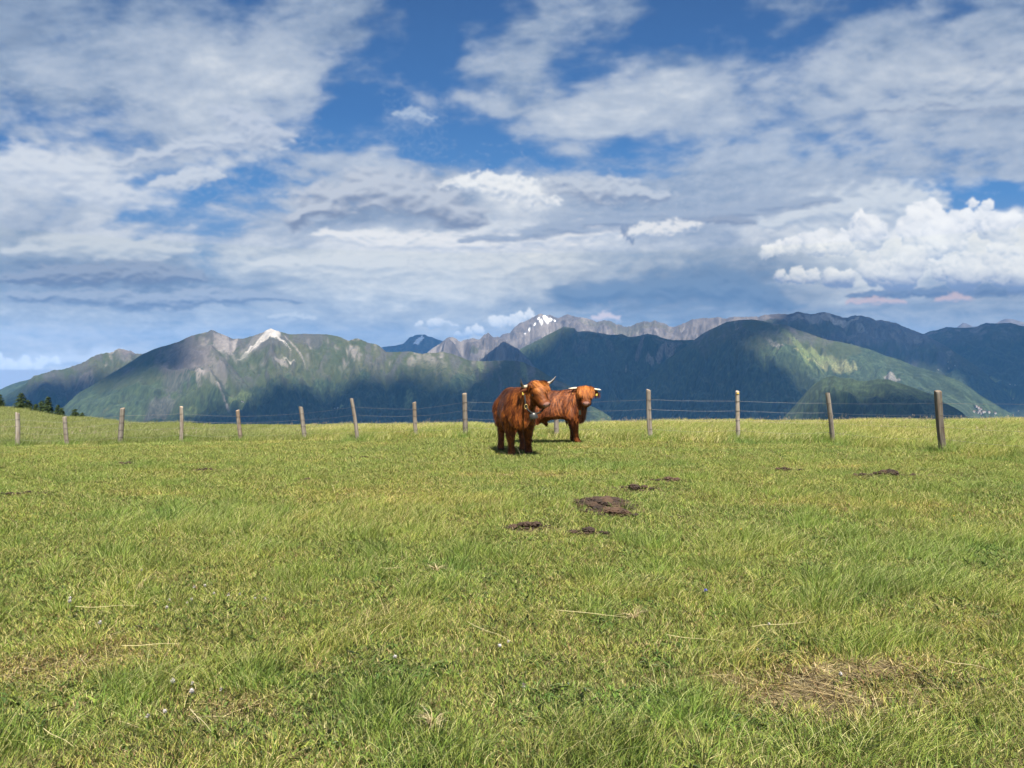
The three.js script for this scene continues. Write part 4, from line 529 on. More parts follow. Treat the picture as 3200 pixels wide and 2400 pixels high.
function cattle(name, label, category, o) {
  const root = tag(new THREE.Group(), label, category, 'shaggy red cattle in front of the fence'); addTop(root, name); root.position.copy(o.at);
  const fw = V3(o.heading[0], 0, o.heading[1]).normalize(), sd = V3(-fw.z, 0, fw.x);     // sd: the animal's right-hand side
  const B = (f, s, u) => V3(0, u, 0).addScaledVector(fw, f).addScaledVector(sd, s);      // along the body, to its side, up
  const k = o.size, hF = o.head.forward.clone().normalize(), hX = o.head.side.clone().addScaledVector(hF, -o.head.side.dot(hF)).normalize(), hU = V3(0, 0, 0).crossVectors(hX, hF); if (hU.y < 0) hU.negate();
  const Hd = (x, u, f) => o.head.at.clone().addScaledVector(hX, x * k).addScaledVector(hU, u * k).addScaledVector(hF, f * k * 0.9);
  const caps = [], ells = [], cap = (a, b, ra, rb, blend = 0.07) => caps.push([a, b, ra * k, rb * k, blend]), ell = (c, rf, rs, ru, blend = 0.09) => ells.push([c, rf * k, rs * k, ru * k, blend]);
  // trunk
  ell(B(-0.02 * k, 0, 0.87 * k), 0.62, 0.252, 0.285); ell(B(-0.04 * k, 0, 0.80 * k), 0.46, 0.268, 0.225); ell(B(-0.52 * k, 0, 0.88 * k), 0.25, 0.245, 0.28); ell(B(0.38 * k, 0, 0.85 * k), 0.26, 0.228, 0.29);
  cap(B(-0.62 * k, 0, 1.0 * k), B(0.40 * k, 0, 1.0 * k), 0.13, 0.15, 0.12); cap(B(0.34 * k, 0, 1.02 * k), B(0.50 * k, 0, 1.03 * k), 0.15, 0.14, 0.1);
  cap(B(0.50 * k, 0, 0.74 * k), B(0.60 * k, 0, 0.62 * k), 0.20, 0.12, 0.1); cap(B(0.57 * k, 0, 0.62 * k), B(0.54 * k, 0, 0.53 * k), 0.11, 0.06, 0.08);
  const neck = o.head.at.clone().addScaledVector(hF, 0.02 * k).addScaledVector(hU, -0.06 * k);
  cap(B(0.46 * k, 0, 0.90 * k), neck, 0.235, 0.145, 0.1); cap(B(0.56 * k, 0, 0.74 * k), Hd(0, -0.14, 0.04), 0.17, 0.10, 0.1);
  // head
  cap(Hd(0, -0.02, 0), Hd(0, -0.025, 0.16), 0.135, 0.128, 0.05); cap(Hd(0, -0.03, 0.14), Hd(0, -0.045, 0.36), 0.122, 0.088, 0.05); cap(Hd(0, -0.14, 0.06), Hd(0, -0.10, 0.34), 0.095, 0.062, 0.05);
  cap(Hd(-0.045, -0.03, 0.385), Hd(0.045, -0.03, 0.385), 0.062, 0.062, 0.035); cap(Hd(-0.028, -0.105, 0.355), Hd(0.028, -0.105, 0.355), 0.045, 0.045, 0.025); cap(Hd(-0.09, 0.05, 0.13), Hd(0.09, 0.05, 0.13), 0.055, 0.055, 0.05);
  for (const s of [-1, 1]) cap(Hd(s * 0.105, 0.075, 0.0), Hd(s * 0.15, 0.085, 0.0), 0.05, 0.035, 0.04);
  // legs: shoulder or hip, elbow or stifle, knee or hock, fetlock, hoof
  for (const [f, s, front, foot] of o.legs) {
    const ft = foot ?? B(f * k, s * k, 0), H2 = (a, y, ff = 0) => V3(lerp(ft.x, a.x, clamp(y)), 0, lerp(ft.z, a.z, clamp(y))).addScaledVector(fw, ff * k);
    if (front) { const sh = B(0.45 * k, Math.sign(s) * 0.165 * k, 0.74 * k), kn = H2(sh, 0.48, 0.01).setY(0.37 * k), fe = H2(sh, 0.08).setY(0.11 * k); cap(sh, kn, 0.135, 0.078, 0.05); cap(kn, fe, 0.066, 0.050, 0.04); cap(fe, H2(sh, 0, 0.025).setY(0.035 * k), 0.058, 0.066, 0.03); }
    else { const hp = B(-0.50 * k, Math.sign(s) * 0.15 * k, 0.80 * k), st = H2(hp, 0.7, 0.12).setY(0.58 * k), hk = H2(hp, 0.3, -0.07).setY(0.38 * k), fe = H2(hp, 0.05).setY(0.11 * k); cap(hp, st, 0.20, 0.14, 0.08); cap(st, hk, 0.12, 0.066, 0.05); cap(hk, fe, 0.060, 0.050, 0.04); cap(fe, H2(hp, 0, 0.02).setY(0.035 * k), 0.055, 0.064, 0.03); }
  }
  const tail = [B(-0.74 * k, 0, 1.02 * k), B(-0.82 * k, 0.01, 0.86 * k), B(-0.80 * k, 0.02, 0.6 * k), B(-0.76 * k, 0.03, 0.36 * k)]; for (let i = 0; i < 3; i++) cap(tail[i], tail[i + 1], 0.045 - i * 0.008, 0.04 - i * 0.006, 0.03);
  if (o.sheath) cap(B(-0.18 * k, 0, 0.56 * k), B(-0.10 * k, 0, 0.42 * k), 0.09, 0.03, 0.08);
  const sdf = (x, y, z) => {
    let d = 1e9;
    for (const [c, rf, rs, ru, bl] of ells) { const ex = x - c.x, ey = y - c.y, ez = z - c.z, f = (ex * fw.x + ez * fw.z) / rf, s = (ex * sd.x + ez * sd.z) / rs, u = ey / ru, q = Math.sqrt(f * f + s * s + u * u), g = Math.sqrt(f * f / (rf * rf) + s * s / (rs * rs) + u * u / (ru * ru)) || 1e-6; d = smin(d, q * (q - 1) / g, bl); }
    for (const [a, b, ra, rb, bl] of caps) { const bx = b.x - a.x, by = b.y - a.y, bz = b.z - a.z, t = clamp(((x - a.x) * bx + (y - a.y) * by + (z - a.z) * bz) / (bx * bx + by * by + bz * bz)), e = Math.hypot(x - a.x - bx * t, y - a.y - by * t, z - a.z - bz * t) - lerp(ra, rb, t); d = smin(d, e, bl); }
    return d;
  };
  const lo = V3(1e9, 0, 1e9), hi = V3(-1e9, 0, -1e9); for (const c of [...caps.flatMap((q) => [q[0], q[1]]), ...ells.map((q) => q[0])]) { lo.min(c); hi.max(c); }
  lo.x -= 0.42; lo.z -= 0.42; hi.x += 0.42; hi.z += 0.42; lo.y = -0.08; hi.y += 0.2;
  const g = surfaceNets(sdf, lo, hi, 0.017), p = g.attributes.position, nn = g.attributes.normal, C = [];
  const headCoord = (v) => { const q = v.clone().sub(o.head.at); return [q.dot(hX) / k, q.dot(hU) / k, q.dot(hF) / k / 0.9]; };
  for (let i = 0; i < p.count; i++) {
    const v = V3(p.getX(i), p.getY(i), p.getZ(i)), [hx, hu, hf] = headCoord(v); let c = mix3(RUST, DARK, clamp(0.4 + 0.7 * fbm(v.x * 6 + v.z * 5, v.y * 6, 3)));
    if (hf > 0.36 && Math.hypot(hx, hu) < 0.2) c = mix3(c, [0.33, 0.17, 0.135], sstep(1.15, 0.85, Math.hypot(hx / 0.074, (hu + 0.012) / 0.046, (hf - 0.44) / 0.07) + 0.12 * noise(hx * 30, hu * 30)));
    else if (Math.hypot(hx, hu + 0.03) < 0.2 && hf > 0.12 && hf < 0.45) c = mix3(RUST, DARK, 0.3 + 0.3 * noise(hx * 20, hf * 20));
    if (v.y < 0.05) c = [0.05, 0.04, 0.035];
    C.push(...c);
  }
  g.setAttribute('color', new THREE.Float32BufferAttribute(C, 3)); part(root, 'body', g, hideMat);
  // coat: separate locks that grow from the hide and hang
  const r = rngOf(o.seed), idx = g.index.array, cum = [], A = V3(), Bv = V3(), Cv = V3(); let area = 0;
  for (let i = 0; i < idx.length; i += 3) { A.fromBufferAttribute(p, idx[i]); Bv.fromBufferAttribute(p, idx[i + 1]); Cv.fromBufferAttribute(p, idx[i + 2]); area += Bv.sub(A).cross(Cv.sub(A)).length() / 2; cum.push(area); }
  const locks = (count, accept) => {
    const P = [], Nn = [], Cc = [], I = []; let made = 0;
    for (let tries = 0; made < count && tries < count * 30; tries++) {
      const x = r() * area; let a = 0, b = cum.length - 1; while (a < b) { const m = (a + b) >> 1; if (cum[m] < x) a = m + 1; else b = m; }
      let u = r(), w = r(); if (u + w > 1) { u = 1 - u; w = 1 - w; }
      const i0 = idx[a * 3], i1 = idx[a * 3 + 1], i2 = idx[a * 3 + 2], v = V3().fromBufferAttribute(p, i0).multiplyScalar(1 - u - w).addScaledVector(V3().fromBufferAttribute(p, i1), u).addScaledVector(V3().fromBufferAttribute(p, i2), w), n = V3().fromBufferAttribute(nn, i0);
      const h = accept(v, n, headCoord(v)); if (!h) continue; made++;
      const L = h.len * (0.65 + 0.7 * r()), W = h.w * (0.7 + 0.6 * r()), dir = h.dir.clone().addScaledVector(n, h.lift).add(V3(r() - 0.5, r() - 0.5, r() - 0.5).multiplyScalar(h.wild)).normalize(), S = 4, base = P.length / 3, pt = v.clone().addScaledVector(n, -0.006), tone = h.tone;
      const side = V3().crossVectors(dir, n).normalize(), vv = 0.8 + 0.4 * r(), wave = (r() - 0.5) * 0.5;
      for (let s = 0; s <= S; s++) {
        const t = s / S, ww = s === S ? 0 : W * (1 - 0.5 * t) / 2, nq = n.clone().addScaledVector(dir, -n.dot(dir) * 0.7).addScaledVector(side, (r() - 0.5) * 0.5).normalize();
        for (const e of s === S ? [0] : [-1, 1]) { P.push(pt.x + side.x * ww * e, pt.y + side.y * ww * e, pt.z + side.z * ww * e); Nn.push(nq.x, nq.y, nq.z); Cc.push(tone[0] * vv, tone[1] * vv, tone[2] * vv); }
        dir.y -= h.droop * t; dir.addScaledVector(side, wave * 0.25).normalize(); pt.addScaledVector(dir, L / S);
        const q = sdf(pt.x, pt.y, pt.z), e = 0.01, gx = sdf(pt.x + e, pt.y, pt.z) - q, gy = sdf(pt.x, pt.y + e, pt.z) - q, gz = sdf(pt.x, pt.y, pt.z + e) - q, gl = Math.hypot(gx, gy, gz) || 1, off = clamp(q, h.near ?? 0.008, h.far ?? 0.045) - q; pt.x += gx / gl * off; pt.y += gy / gl * off; pt.z += gz / gl * off;
      }
      for (let s = 0; s < S - 1; s++) { const q = base + s * 2; I.push(q, q + 1, q + 2, q + 1, q + 3, q + 2); } const q = base + (S - 1) * 2; I.push(q, q + 1, q + 2);
    }
    const gg = new THREE.BufferGeometry(); gg.setAttribute('position', new THREE.Float32BufferAttribute(P, 3)); gg.setAttribute('normal', new THREE.Float32BufferAttribute(Nn, 3)); gg.setAttribute('color', new THREE.Float32BufferAttribute(Cc, 3)); gg.setIndex(I); return gg;
  };
  const down = V3(0, -1, 0), back = fw.clone().negate();
  const coat = locks(o.locks, (v, n, [hx, hu, hf]) => {
    const head = Math.hypot(hx, hu + 0.05) < 0.22 && hf > 0.03 && hf < 0.5, tn = r(), clump = fbm(v.x * 13 + v.z * 15 + v.y * 2, v.y * 4, 3, 0.6);
    if (head) { if (hf > 0.36) return null; return { len: 0.03, w: 0.0045, dir: hF.clone().addScaledVector(down, 0.4), lift: 0.08, wild: 0.3, droop: 0.05, far: 0.012, tone: mix3(RUST, GOLD, clamp(tn * 0.5)) }; }
    if (v.y < 0.04) return null;
    const leg = sstep(0.60, 0.50, v.y), gold = clamp(0.33 + clump * 1.25 + (tn - 0.5) * 0.9 + o.gold), tone = gold > 0.5 ? mix3(RUST, GOLD, (gold - 0.5) * 1.8) : mix3(DARK, RUST, gold * 2);
    const flow = down.clone().addScaledVector(back, lerp(o.sweep, 0.1, leg)).add(V3(clump * 0.5, 0, clump * 0.3));
    const under = sstep(-0.2, -0.8, n.y) * (1 - leg);
    return { len: lerp(lerp(0.10, o.long, sstep(1.15, 0.75, v.y)), 0.04, leg) * (1 - 0.7 * under), w: lerp(0.0088, 0.006, leg), dir: flow, lift: lerp(0.27, 0.24, leg), wild: 0.36, droop: 0.2, far: lerp(lerp(0.065, 0.03, under), 0.018, leg), tone };
  });
  const face = locks(5200, (v, n, [hx, hu, hf]) => {
    if (!(Math.hypot(hx, hu + 0.05) < 0.22 && hf > 0.0 && hf < 0.37)) return null; const tn = r(), cl = fbm(hx * 26 + hf * 6, hu * 26, 2);
    return { len: 0.042, w: 0.005, dir: hF.clone().addScaledVector(down, 0.35), lift: 0.10, wild: 0.26, droop: 0.06, far: 0.014, tone: mix3(mix3(DARK, RUST, 0.6), GOLD, clamp(0.25 + cl * 0.9 + (tn - 0.5) * 0.7)) };
  });
  part(root, 'face_hair', face, hairMat);
  const hair = part(root, 'coat', coat, hairMat); hair.userData.label = 'long rust-red coat hanging in locks';
  const fore = locks(o.foreLocks, (v, n, [hx, hu, hf]) => {
    if (hx > o.foreEdge || hx < -0.16 || hf < -0.10 || hf > 0.10 || hu < 0.03) return null; const tn = r();
    const mid = 1 - clamp(Math.abs(hx) / 0.16); return { len: o.foreLong * lerp(o.foreV, 1.05, mid), w: 0.0062, dir: hF.clone().multiplyScalar(1.0).addScaledVector(hX, hx * o.foreSpread + o.foreSide * 0.9).addScaledVector(down, 0.25), lift: 0.16, wild: 0.28, droop: 0.30, near: 0.012, far: 0.055, tone: ((q) => q < 0.5 ? mix3(mix3(DARK, RUST, 0.5), GOLD, q * 2) : mix3(GOLD, PALE, q * 2 - 1))(clamp(0.42 + (tn - 0.5) * 0.7 + 0.9 * fbm(hx * 34 + 5, hf * 5, 2))) };
  });
  part(root, 'forelock', fore, hairMat).userData.label = 'golden fringe falling over the face';
  const tuft = [], tr = rngOf(o.seed + 5); for (let i = 0; i < 60; i++) { const a = tail[3].clone().add(V3((tr() - 0.5) * 0.05, tr() * 0.12, (tr() - 0.5) * 0.05)), b = a.clone().add(V3((tr() - 0.5) * 0.12, -0.14 - tr() * 0.12, (tr() - 0.5) * 0.1)); tuft.push(tubeOf([a, a.clone().lerp(b, 0.5).add(V3((tr() - 0.5) * 0.03, 0, 0)), b], [0.006, 0.005, 0.001], 4, 4, () => mix3(DARK, RUST, tr()))); }
  part(root, 'tail_tuft', mergeGeometries(tuft), hairMat);
  // horns, ears with their tags, eyes, nostrils
  o.horns.forEach((pts) => part(root, 'horn', tubeOf(pts.map(([x, up, z]) => Hd(x, 0, 0).add(V3(0, up * k, z * k))), [0.031, 0.030, 0.027, 0.020, 0.004].map((q) => q * k), 30, 12, (t, a) => { const v = mix3([0.52, 0.43, 0.31], [0.05, 0.04, 0.035], sstep(o.hornDark[0], o.hornDark[1], t + 0.05 * noise(a * 5, t * 9))); return mix3(v, [v[0] * 0.8, v[1] * 0.75, v[2] * 0.7], clamp(noise(t * 14, a * 3))); }), hornMat));
  const tagMat = new THREE.MeshStandardMaterial({ color: lin(0.62, 0.50, 0.09), roughness: 0.5 });
  for (const s of [-1, 1]) {
    const a = Hd(s * 0.125, -0.01, -0.03), droop = o.earDroop, b = a.clone().addScaledVector(hX, s * 0.17 * k).addScaledVector(down, droop * k).addScaledVector(hF, -0.02), mid = a.clone().lerp(b, 0.5).addScaledVector(down, -0.015);
    const eg = tubeOf([a, mid, b], [0.03, 0.055, 0.05, 0.008].map((q) => q * k), 12, 10, (t) => mix3(RUST, DARK, 0.3 + 0.5 * t)), ear = part(root, 'ear', eg, hideMat), strands = [];
    for (let i = 0; i < 70; i++) { const q = a.clone().lerp(b, 0.15 + 0.8 * tr()).add(V3((tr() - 0.5) * 0.07, (tr() - 0.5) * 0.05, (tr() - 0.5) * 0.05)), e = q.clone().addScaledVector(hX, s * 0.03).add(V3((tr() - 0.5) * 0.05, -0.07 - tr() * 0.08, (tr() - 0.5) * 0.04)); strands.push(tubeOf([q, q.clone().lerp(e, 0.5).addScaledVector(hX, s * 0.015), e], [0.005, 0.004, 0.001], 3, 4, () => mix3(DARK, GOLD, tr() * 0.8))); }
    part(ear, 'ear_hair', mergeGeometries(strands), hairMat);
    const tg = new THREE.Shape(); tg.moveTo(-0.012, 0.03); tg.lineTo(0.012, 0.03); tg.lineTo(0.03, -0.005); tg.lineTo(0.03, -0.04); tg.lineTo(-0.03, -0.04); tg.lineTo(-0.03, -0.005); tg.closePath();
    const tgeo = new THREE.ExtrudeGeometry(tg, { depth: 0.003, bevelEnabled: true, bevelSize: 0.001, bevelThickness: 0.001, bevelSegments: 1 }); tgeo.scale(0.75, 0.75, 0.75); tgeo.rotateY(o.tagYaw); tgeo.rotateZ(s * 0.25 + o.tagTurn * s); tgeo.translate(...mid.clone().lerp(b, o.tagAt).addScaledVector(down, 0.05).add(V3(0, 0, 0.055)).toArray()); part(ear, 'ear_tag', tgeo, tagMat);
    const ex = new THREE.SphereGeometry(0.021 * k, 14, 10); ex.translate(...Hd(s * 0.138, 0.0, 0.168).toArray()); part(root, 'eye', ex, new THREE.MeshPhysicalMaterial({ color: lin(0.012, 0.008, 0.006), roughness: 0.12, clearcoat: 1 }));
    const ns = new THREE.SphereGeometry(0.019 * k, 10, 8); ns.scale(0.9, 1.25, 0.9); ns.rotateZ(s * 0.5); ns.translate(...Hd(s * 0.052, -0.010, 0.441).toArray()); part(root, 'nostril', ns, new THREE.MeshStandardMaterial({ color: lin(0.03, 0.015, 0.012), roughness: 0.6 }));
  }
  return { root, Hd, B, hF, hU, hX, k, fw };
}
{
  // the nearer one, seen from the front, head turned to the right
  const fl = onGround(1599, 1423), fr = onGround(1651, 1417), hl = onGround(1565, 1410), hr = onGround(1634, 1411), at = onGround(1609, 1416.5);
  const loc = (v) => V3(v.x - at.x, 0, v.z - at.z), P = (sx, sy, dz) => { const d = dirOf(sx, sy), q = (at.z + dz) / d.z; return V3(d.x * q - at.x, EYE + d.y * q - at.y, dz); };
  const poll = P(1673, 1211, 0.74), fwd = V3(0.44, -0.66, 0.52);
  const a = cattle('cow', 'shaggy rust-red cow with upswept horns and a bell, head turned aside', 'cow', { at, size: 1.08, seed: 41, heading: [0.12, 0.99], legs: [[0.42, 0.15, true, loc(fl)], [0.42, -0.15, true, loc(fr)], [-0.52, 0.17, false, loc(hl)], [-0.52, -0.17, false, loc(hr)]],
    head: { at: poll, forward: fwd, side: V3(-0.93, -0.01, 0.42) }, locks: 24000, long: 0.11, sweep: 0.55, gold: 0.09, foreLocks: 2600, foreLong: 0.19, foreSide: -0.75, foreEdge: 0.13, foreV: 0.8, foreSpread: 2.2, hornDark: [0.42, 0.66], earDroop: 0.07, tagAt: 0.3, tagTurn: 0, tagYaw: 1.15,
    horns: [[[0.09, 0.06, 0], [0.185, 0.045, 0], [0.25, 0.055, 0], [0.285, 0.11, 0.02], [0.30, 0.20, 0.03]], [[-0.09, 0.055, 0], [-0.17, 0.04, 0], [-0.26, 0.03, 0], [-0.35, 0.06, 0.02], [-0.435, 0.13, 0.03]]] });
  // leather collar with a brass ring and a bell
  const leather = new THREE.MeshStandardMaterial({ color: lin(0.007, 0.006, 0.006), roughness: 0.75 }), brass = new THREE.MeshStandardMaterial({ color: lin(0.36, 0.29, 0.11), roughness: 0.45, metalness: 0.7 }), bellMat = new THREE.MeshStandardMaterial({ color: lin(0.09, 0.09, 0.085), roughness: 0.38, metalness: 0.7 });
  const ringAt = P(1644, 1271, 0.98), loop = [P(1640, 1228, 0.80), P(1641, 1250, 0.93), ringAt.clone().add(V3(0, 0, -0.02)), P(1655, 1286, 1.0), P(1672, 1293, 0.99), P(1697, 1280, 0.86), P(1708, 1250, 0.66), P(1690, 1216, 0.52), P(1655, 1212, 0.62)];
  const cg = new THREE.TubeGeometry(new THREE.CatmullRomCurve3(loop, true), 90, 0.017, 8, true);
  const collar = part(a.root, 'collar', cg, leather); collar.userData.label = 'black leather collar round the neck';
  const rg = new THREE.TorusGeometry(0.034, 0.008, 8, 24); rg.scale(0.85, 1.15, 1); rg.translate(...ringAt.toArray()); part(collar, 'brass_ring', rg, brass);
  const prof = [[0.001, 0.07], [0.03, 0.064], [0.052, 0.04], [0.06, 0.0], [0.06, -0.035], [0.056, -0.055], [0.05, -0.055], [0.045, -0.03]].map(([x, y]) => new THREE.Vector2(x, y)), bg = new THREE.LatheGeometry(prof, 28); bg.scale(1.25, 1, 0.95); bg.rotateZ(0.25); bg.translate(...P(1667, 1300, 0.98).toArray()); part(collar, 'bell', bg, bellMat);
}
{
  // the other one, side on, facing right with its face to the viewer
  const ff = onGround(1803, 1386), ff2 = onGround(1790, 1381), h1 = onGround(1640, 1390), h2 = onGround(1652, 1382), at = onGround(1722, 1387);
  const loc = (v) => V3(v.x - at.x, 0, v.z - at.z), P = (sx, sy, dz) => { const d = dirOf(sx, sy), q = (at.z + dz) / d.z; return V3(d.x * q - at.x, EYE + d.y * q - at.y, dz); };
  const poll = P(1828, 1222, 0.22);
  const b = cattle('bull', 'shaggy rust-red bull side-on with a golden fringe, facing the viewer', 'bull', { at, size: 1.03, seed: 57, heading: [0.985, 0.10], legs: [[0.5, 0.12, true, loc(ff)], [0.45, -0.12, true, loc(ff2)], [-0.52, 0.15, false, loc(h1)], [-0.45, -0.15, false, loc(h2)]],
    head: { at: poll, forward: V3(0.0, -0.64, 0.77), side: V3(-1, 0.03, 0.0) }, locks: 24000, long: 0.21, sweep: 0.15, gold: -0.03, foreLocks: 3800, foreLong: 0.25, foreSide: 0, foreEdge: 0.16, foreV: 0.62, foreSpread: 1.5, hornDark: [0.8, 1.3], earDroop: 0.06, tagAt: 0.55, tagTurn: 0.1, tagYaw: 0.3, sheath: true,
    horns: [[[0.09, 0.05, 0], [0.17, 0.055, 0], [0.24, 0.055, 0.01], [0.30, 0.05, 0.02], [0.365, 0.05, 0.04]], [[-0.09, 0.05, 0], [-0.17, 0.045, 0], [-0.23, 0.04, 0.01], [-0.29, 0.035, 0.02], [-0.35, 0.03, 0.04]]] });
  const bell = new THREE.BoxGeometry(0.05, 0.10, 0.03, 2, 2, 2), bp = bell.attributes.position; for (let i = 0; i < bp.count; i++) { const y = bp.getY(i); bp.setX(i, bp.getX(i) * (1 - y * 3.5)); } bell.computeVertexNormals(); bell.translate(...P(1812, 1289, 0.30).toArray());
  const c0 = b.B(0.60, 0, 0.80), loop = []; for (let i = 0; i < 30; i++) { const t = i / 30 * 6.283; loop.push(c0.clone().add(V3(Math.cos(t) * 0.10, Math.sin(t) * 0.20, Math.sin(t) * 0.05 + Math.cos(t) * 0.18))); }
  const collar = part(b.root, 'collar', new THREE.TubeGeometry(new THREE.CatmullRomCurve3(loop, true), 60, 0.014, 6, true), new THREE.MeshStandardMaterial({ color: lin(0.018, 0.017, 0.016), roughness: 0.6 }));
  part(collar, 'bell', bell, new THREE.MeshStandardMaterial({ color: lin(0.22, 0.19, 0.12), roughness: 0.5, metalness: 0.5 }));
}

// ---------------------------------------------------------------- spruces on the left rise
{
  const bark = new THREE.MeshStandardMaterial({ color: lin(0.07, 0.05, 0.035), roughness: 1 }), needleMat = new THREE.MeshPhysicalMaterial({ vertexColors: true, roughness: 0.8, specularIntensity: 0.3, side: THREE.DoubleSide });
  const spruce = (seed, sx, topY, D, tall, wide, label) => {
    const r = rngOf(seed), az = azOf(sx), x = D * Math.tan(az), z = -D, d = dirOf(sx, topY), k = z / d.z, topH = EYE + d.y * k, root = tag(new THREE.Group(), label, 'tree', 'spruces behind the rise'); root.position.set(x, topH - tall, z); addTop(root, 'spruce_tree');
    const tg = new THREE.CylinderGeometry(0.02, 0.05 * tall * 0.4 + 0.04, tall * 1.25, 8, 6); tg.translate(0, tall * 0.375, 0); part(root, 'trunk', tg, bark);
    const P = [], N = [], C = [], I = [], rows = Math.round(tall * 13);
    for (let i = 0; i < rows; i++) {
      const t = (i + r() * 0.6) / rows, y = tall * (1.0 - t), R = wide * (0.10 + 1.05 * Math.pow(t, 0.7)) * (0.8 + 0.35 * r()), n = Math.round(5 + 9 * t);
      for (let b = 0; b < n; b++) {
        const a = r() * 6.283, L = R * (0.65 + 0.5 * r()), droop = 0.25 + 0.3 * t, twigs = Math.max(5, Math.round(L * 22)), lift = r() * 0.1;
        for (let q = 0; q < twigs; q++) {
          const f = (q + 0.4) / twigs, px = Math.cos(a) * L * f, pz = Math.sin(a) * L * f, py = y - droop * L * f * f + lift * f + (f > 0.8 ? 0.05 * L : 0), side = (q % 2 ? 1 : -1), w = 0.06 + 0.09 * (1 - f * 0.6) * (0.6 + r()), an = a + side * (0.7 + 0.5 * r()), len = w * (1.4 + r()), ex = Math.cos(an) * len, ez = Math.sin(an) * len, ey = -0.03 - 0.07 * r() + 0.05 * (r() - 0.5), nx = -Math.sin(an) * w * 0.42, nz = Math.cos(an) * w * 0.42, s = P.length / 3, v = 0.65 + 0.7 * r();
          P.push(px - nx, py, pz - nz, px + nx, py + 0.02, pz + nz, px + ex, py + ey, pz + ez); for (let e = 0; e < 3; e++) { N.push(Math.cos(a) * 0.5, 0.8, Math.sin(a) * 0.5); C.push(0.046 * v, 0.072 * v, 0.028 * v); } I.push(s, s + 1, s + 2);
        }
      }
    }
    const g = new THREE.BufferGeometry(); g.setAttribute('position', new THREE.Float32BufferAttribute(P, 3)); g.setAttribute('normal', new THREE.Float32BufferAttribute(N, 3)); g.setAttribute('color', new THREE.Float32BufferAttribute(C, 3)); g.setIndex(I); part(root, 'crown', g, needleMat);
  };
spruce(1, -2, 1233, 76, 2.0, 0.75, 'dark spruce cut off by the left edge of the picture');
  spruce(2, 66, 1228, 76, 2.3, 0.95, 'tallest broad dark spruce on the left rise');
  spruce(3, 88, 1250, 77, 1.7, 0.62, 'spruce leaning against the tallest one on its right');
  spruce(4, 111, 1263, 77, 1.3, 0.30, 'thin little spruce between two clumps on the rise');
  spruce(5, 150, 1240, 74, 2.2, 0.66, 'pointed spruce, tallest of the middle clump');
  spruce(6, 131, 1253, 75, 1.8, 0.72, 'bushy spruce on the left of the middle clump');
  spruce(7, 179, 1267, 72, 1.4, 0.34, 'narrow young spruce right of the middle clump');
  spruce(8, 192, 1276, 72, 1.2, 0.34, 'small round-topped spruce beside the narrow young one');
  spruce(9, 234, 1279, 68, 1.4, 0.62, 'low bushy spruce alone farthest down the slope');
  spruce(10, 254, 1291, 68, 0.95, 0.42, 'smallest spruce tucked beside the low bushy one');
}

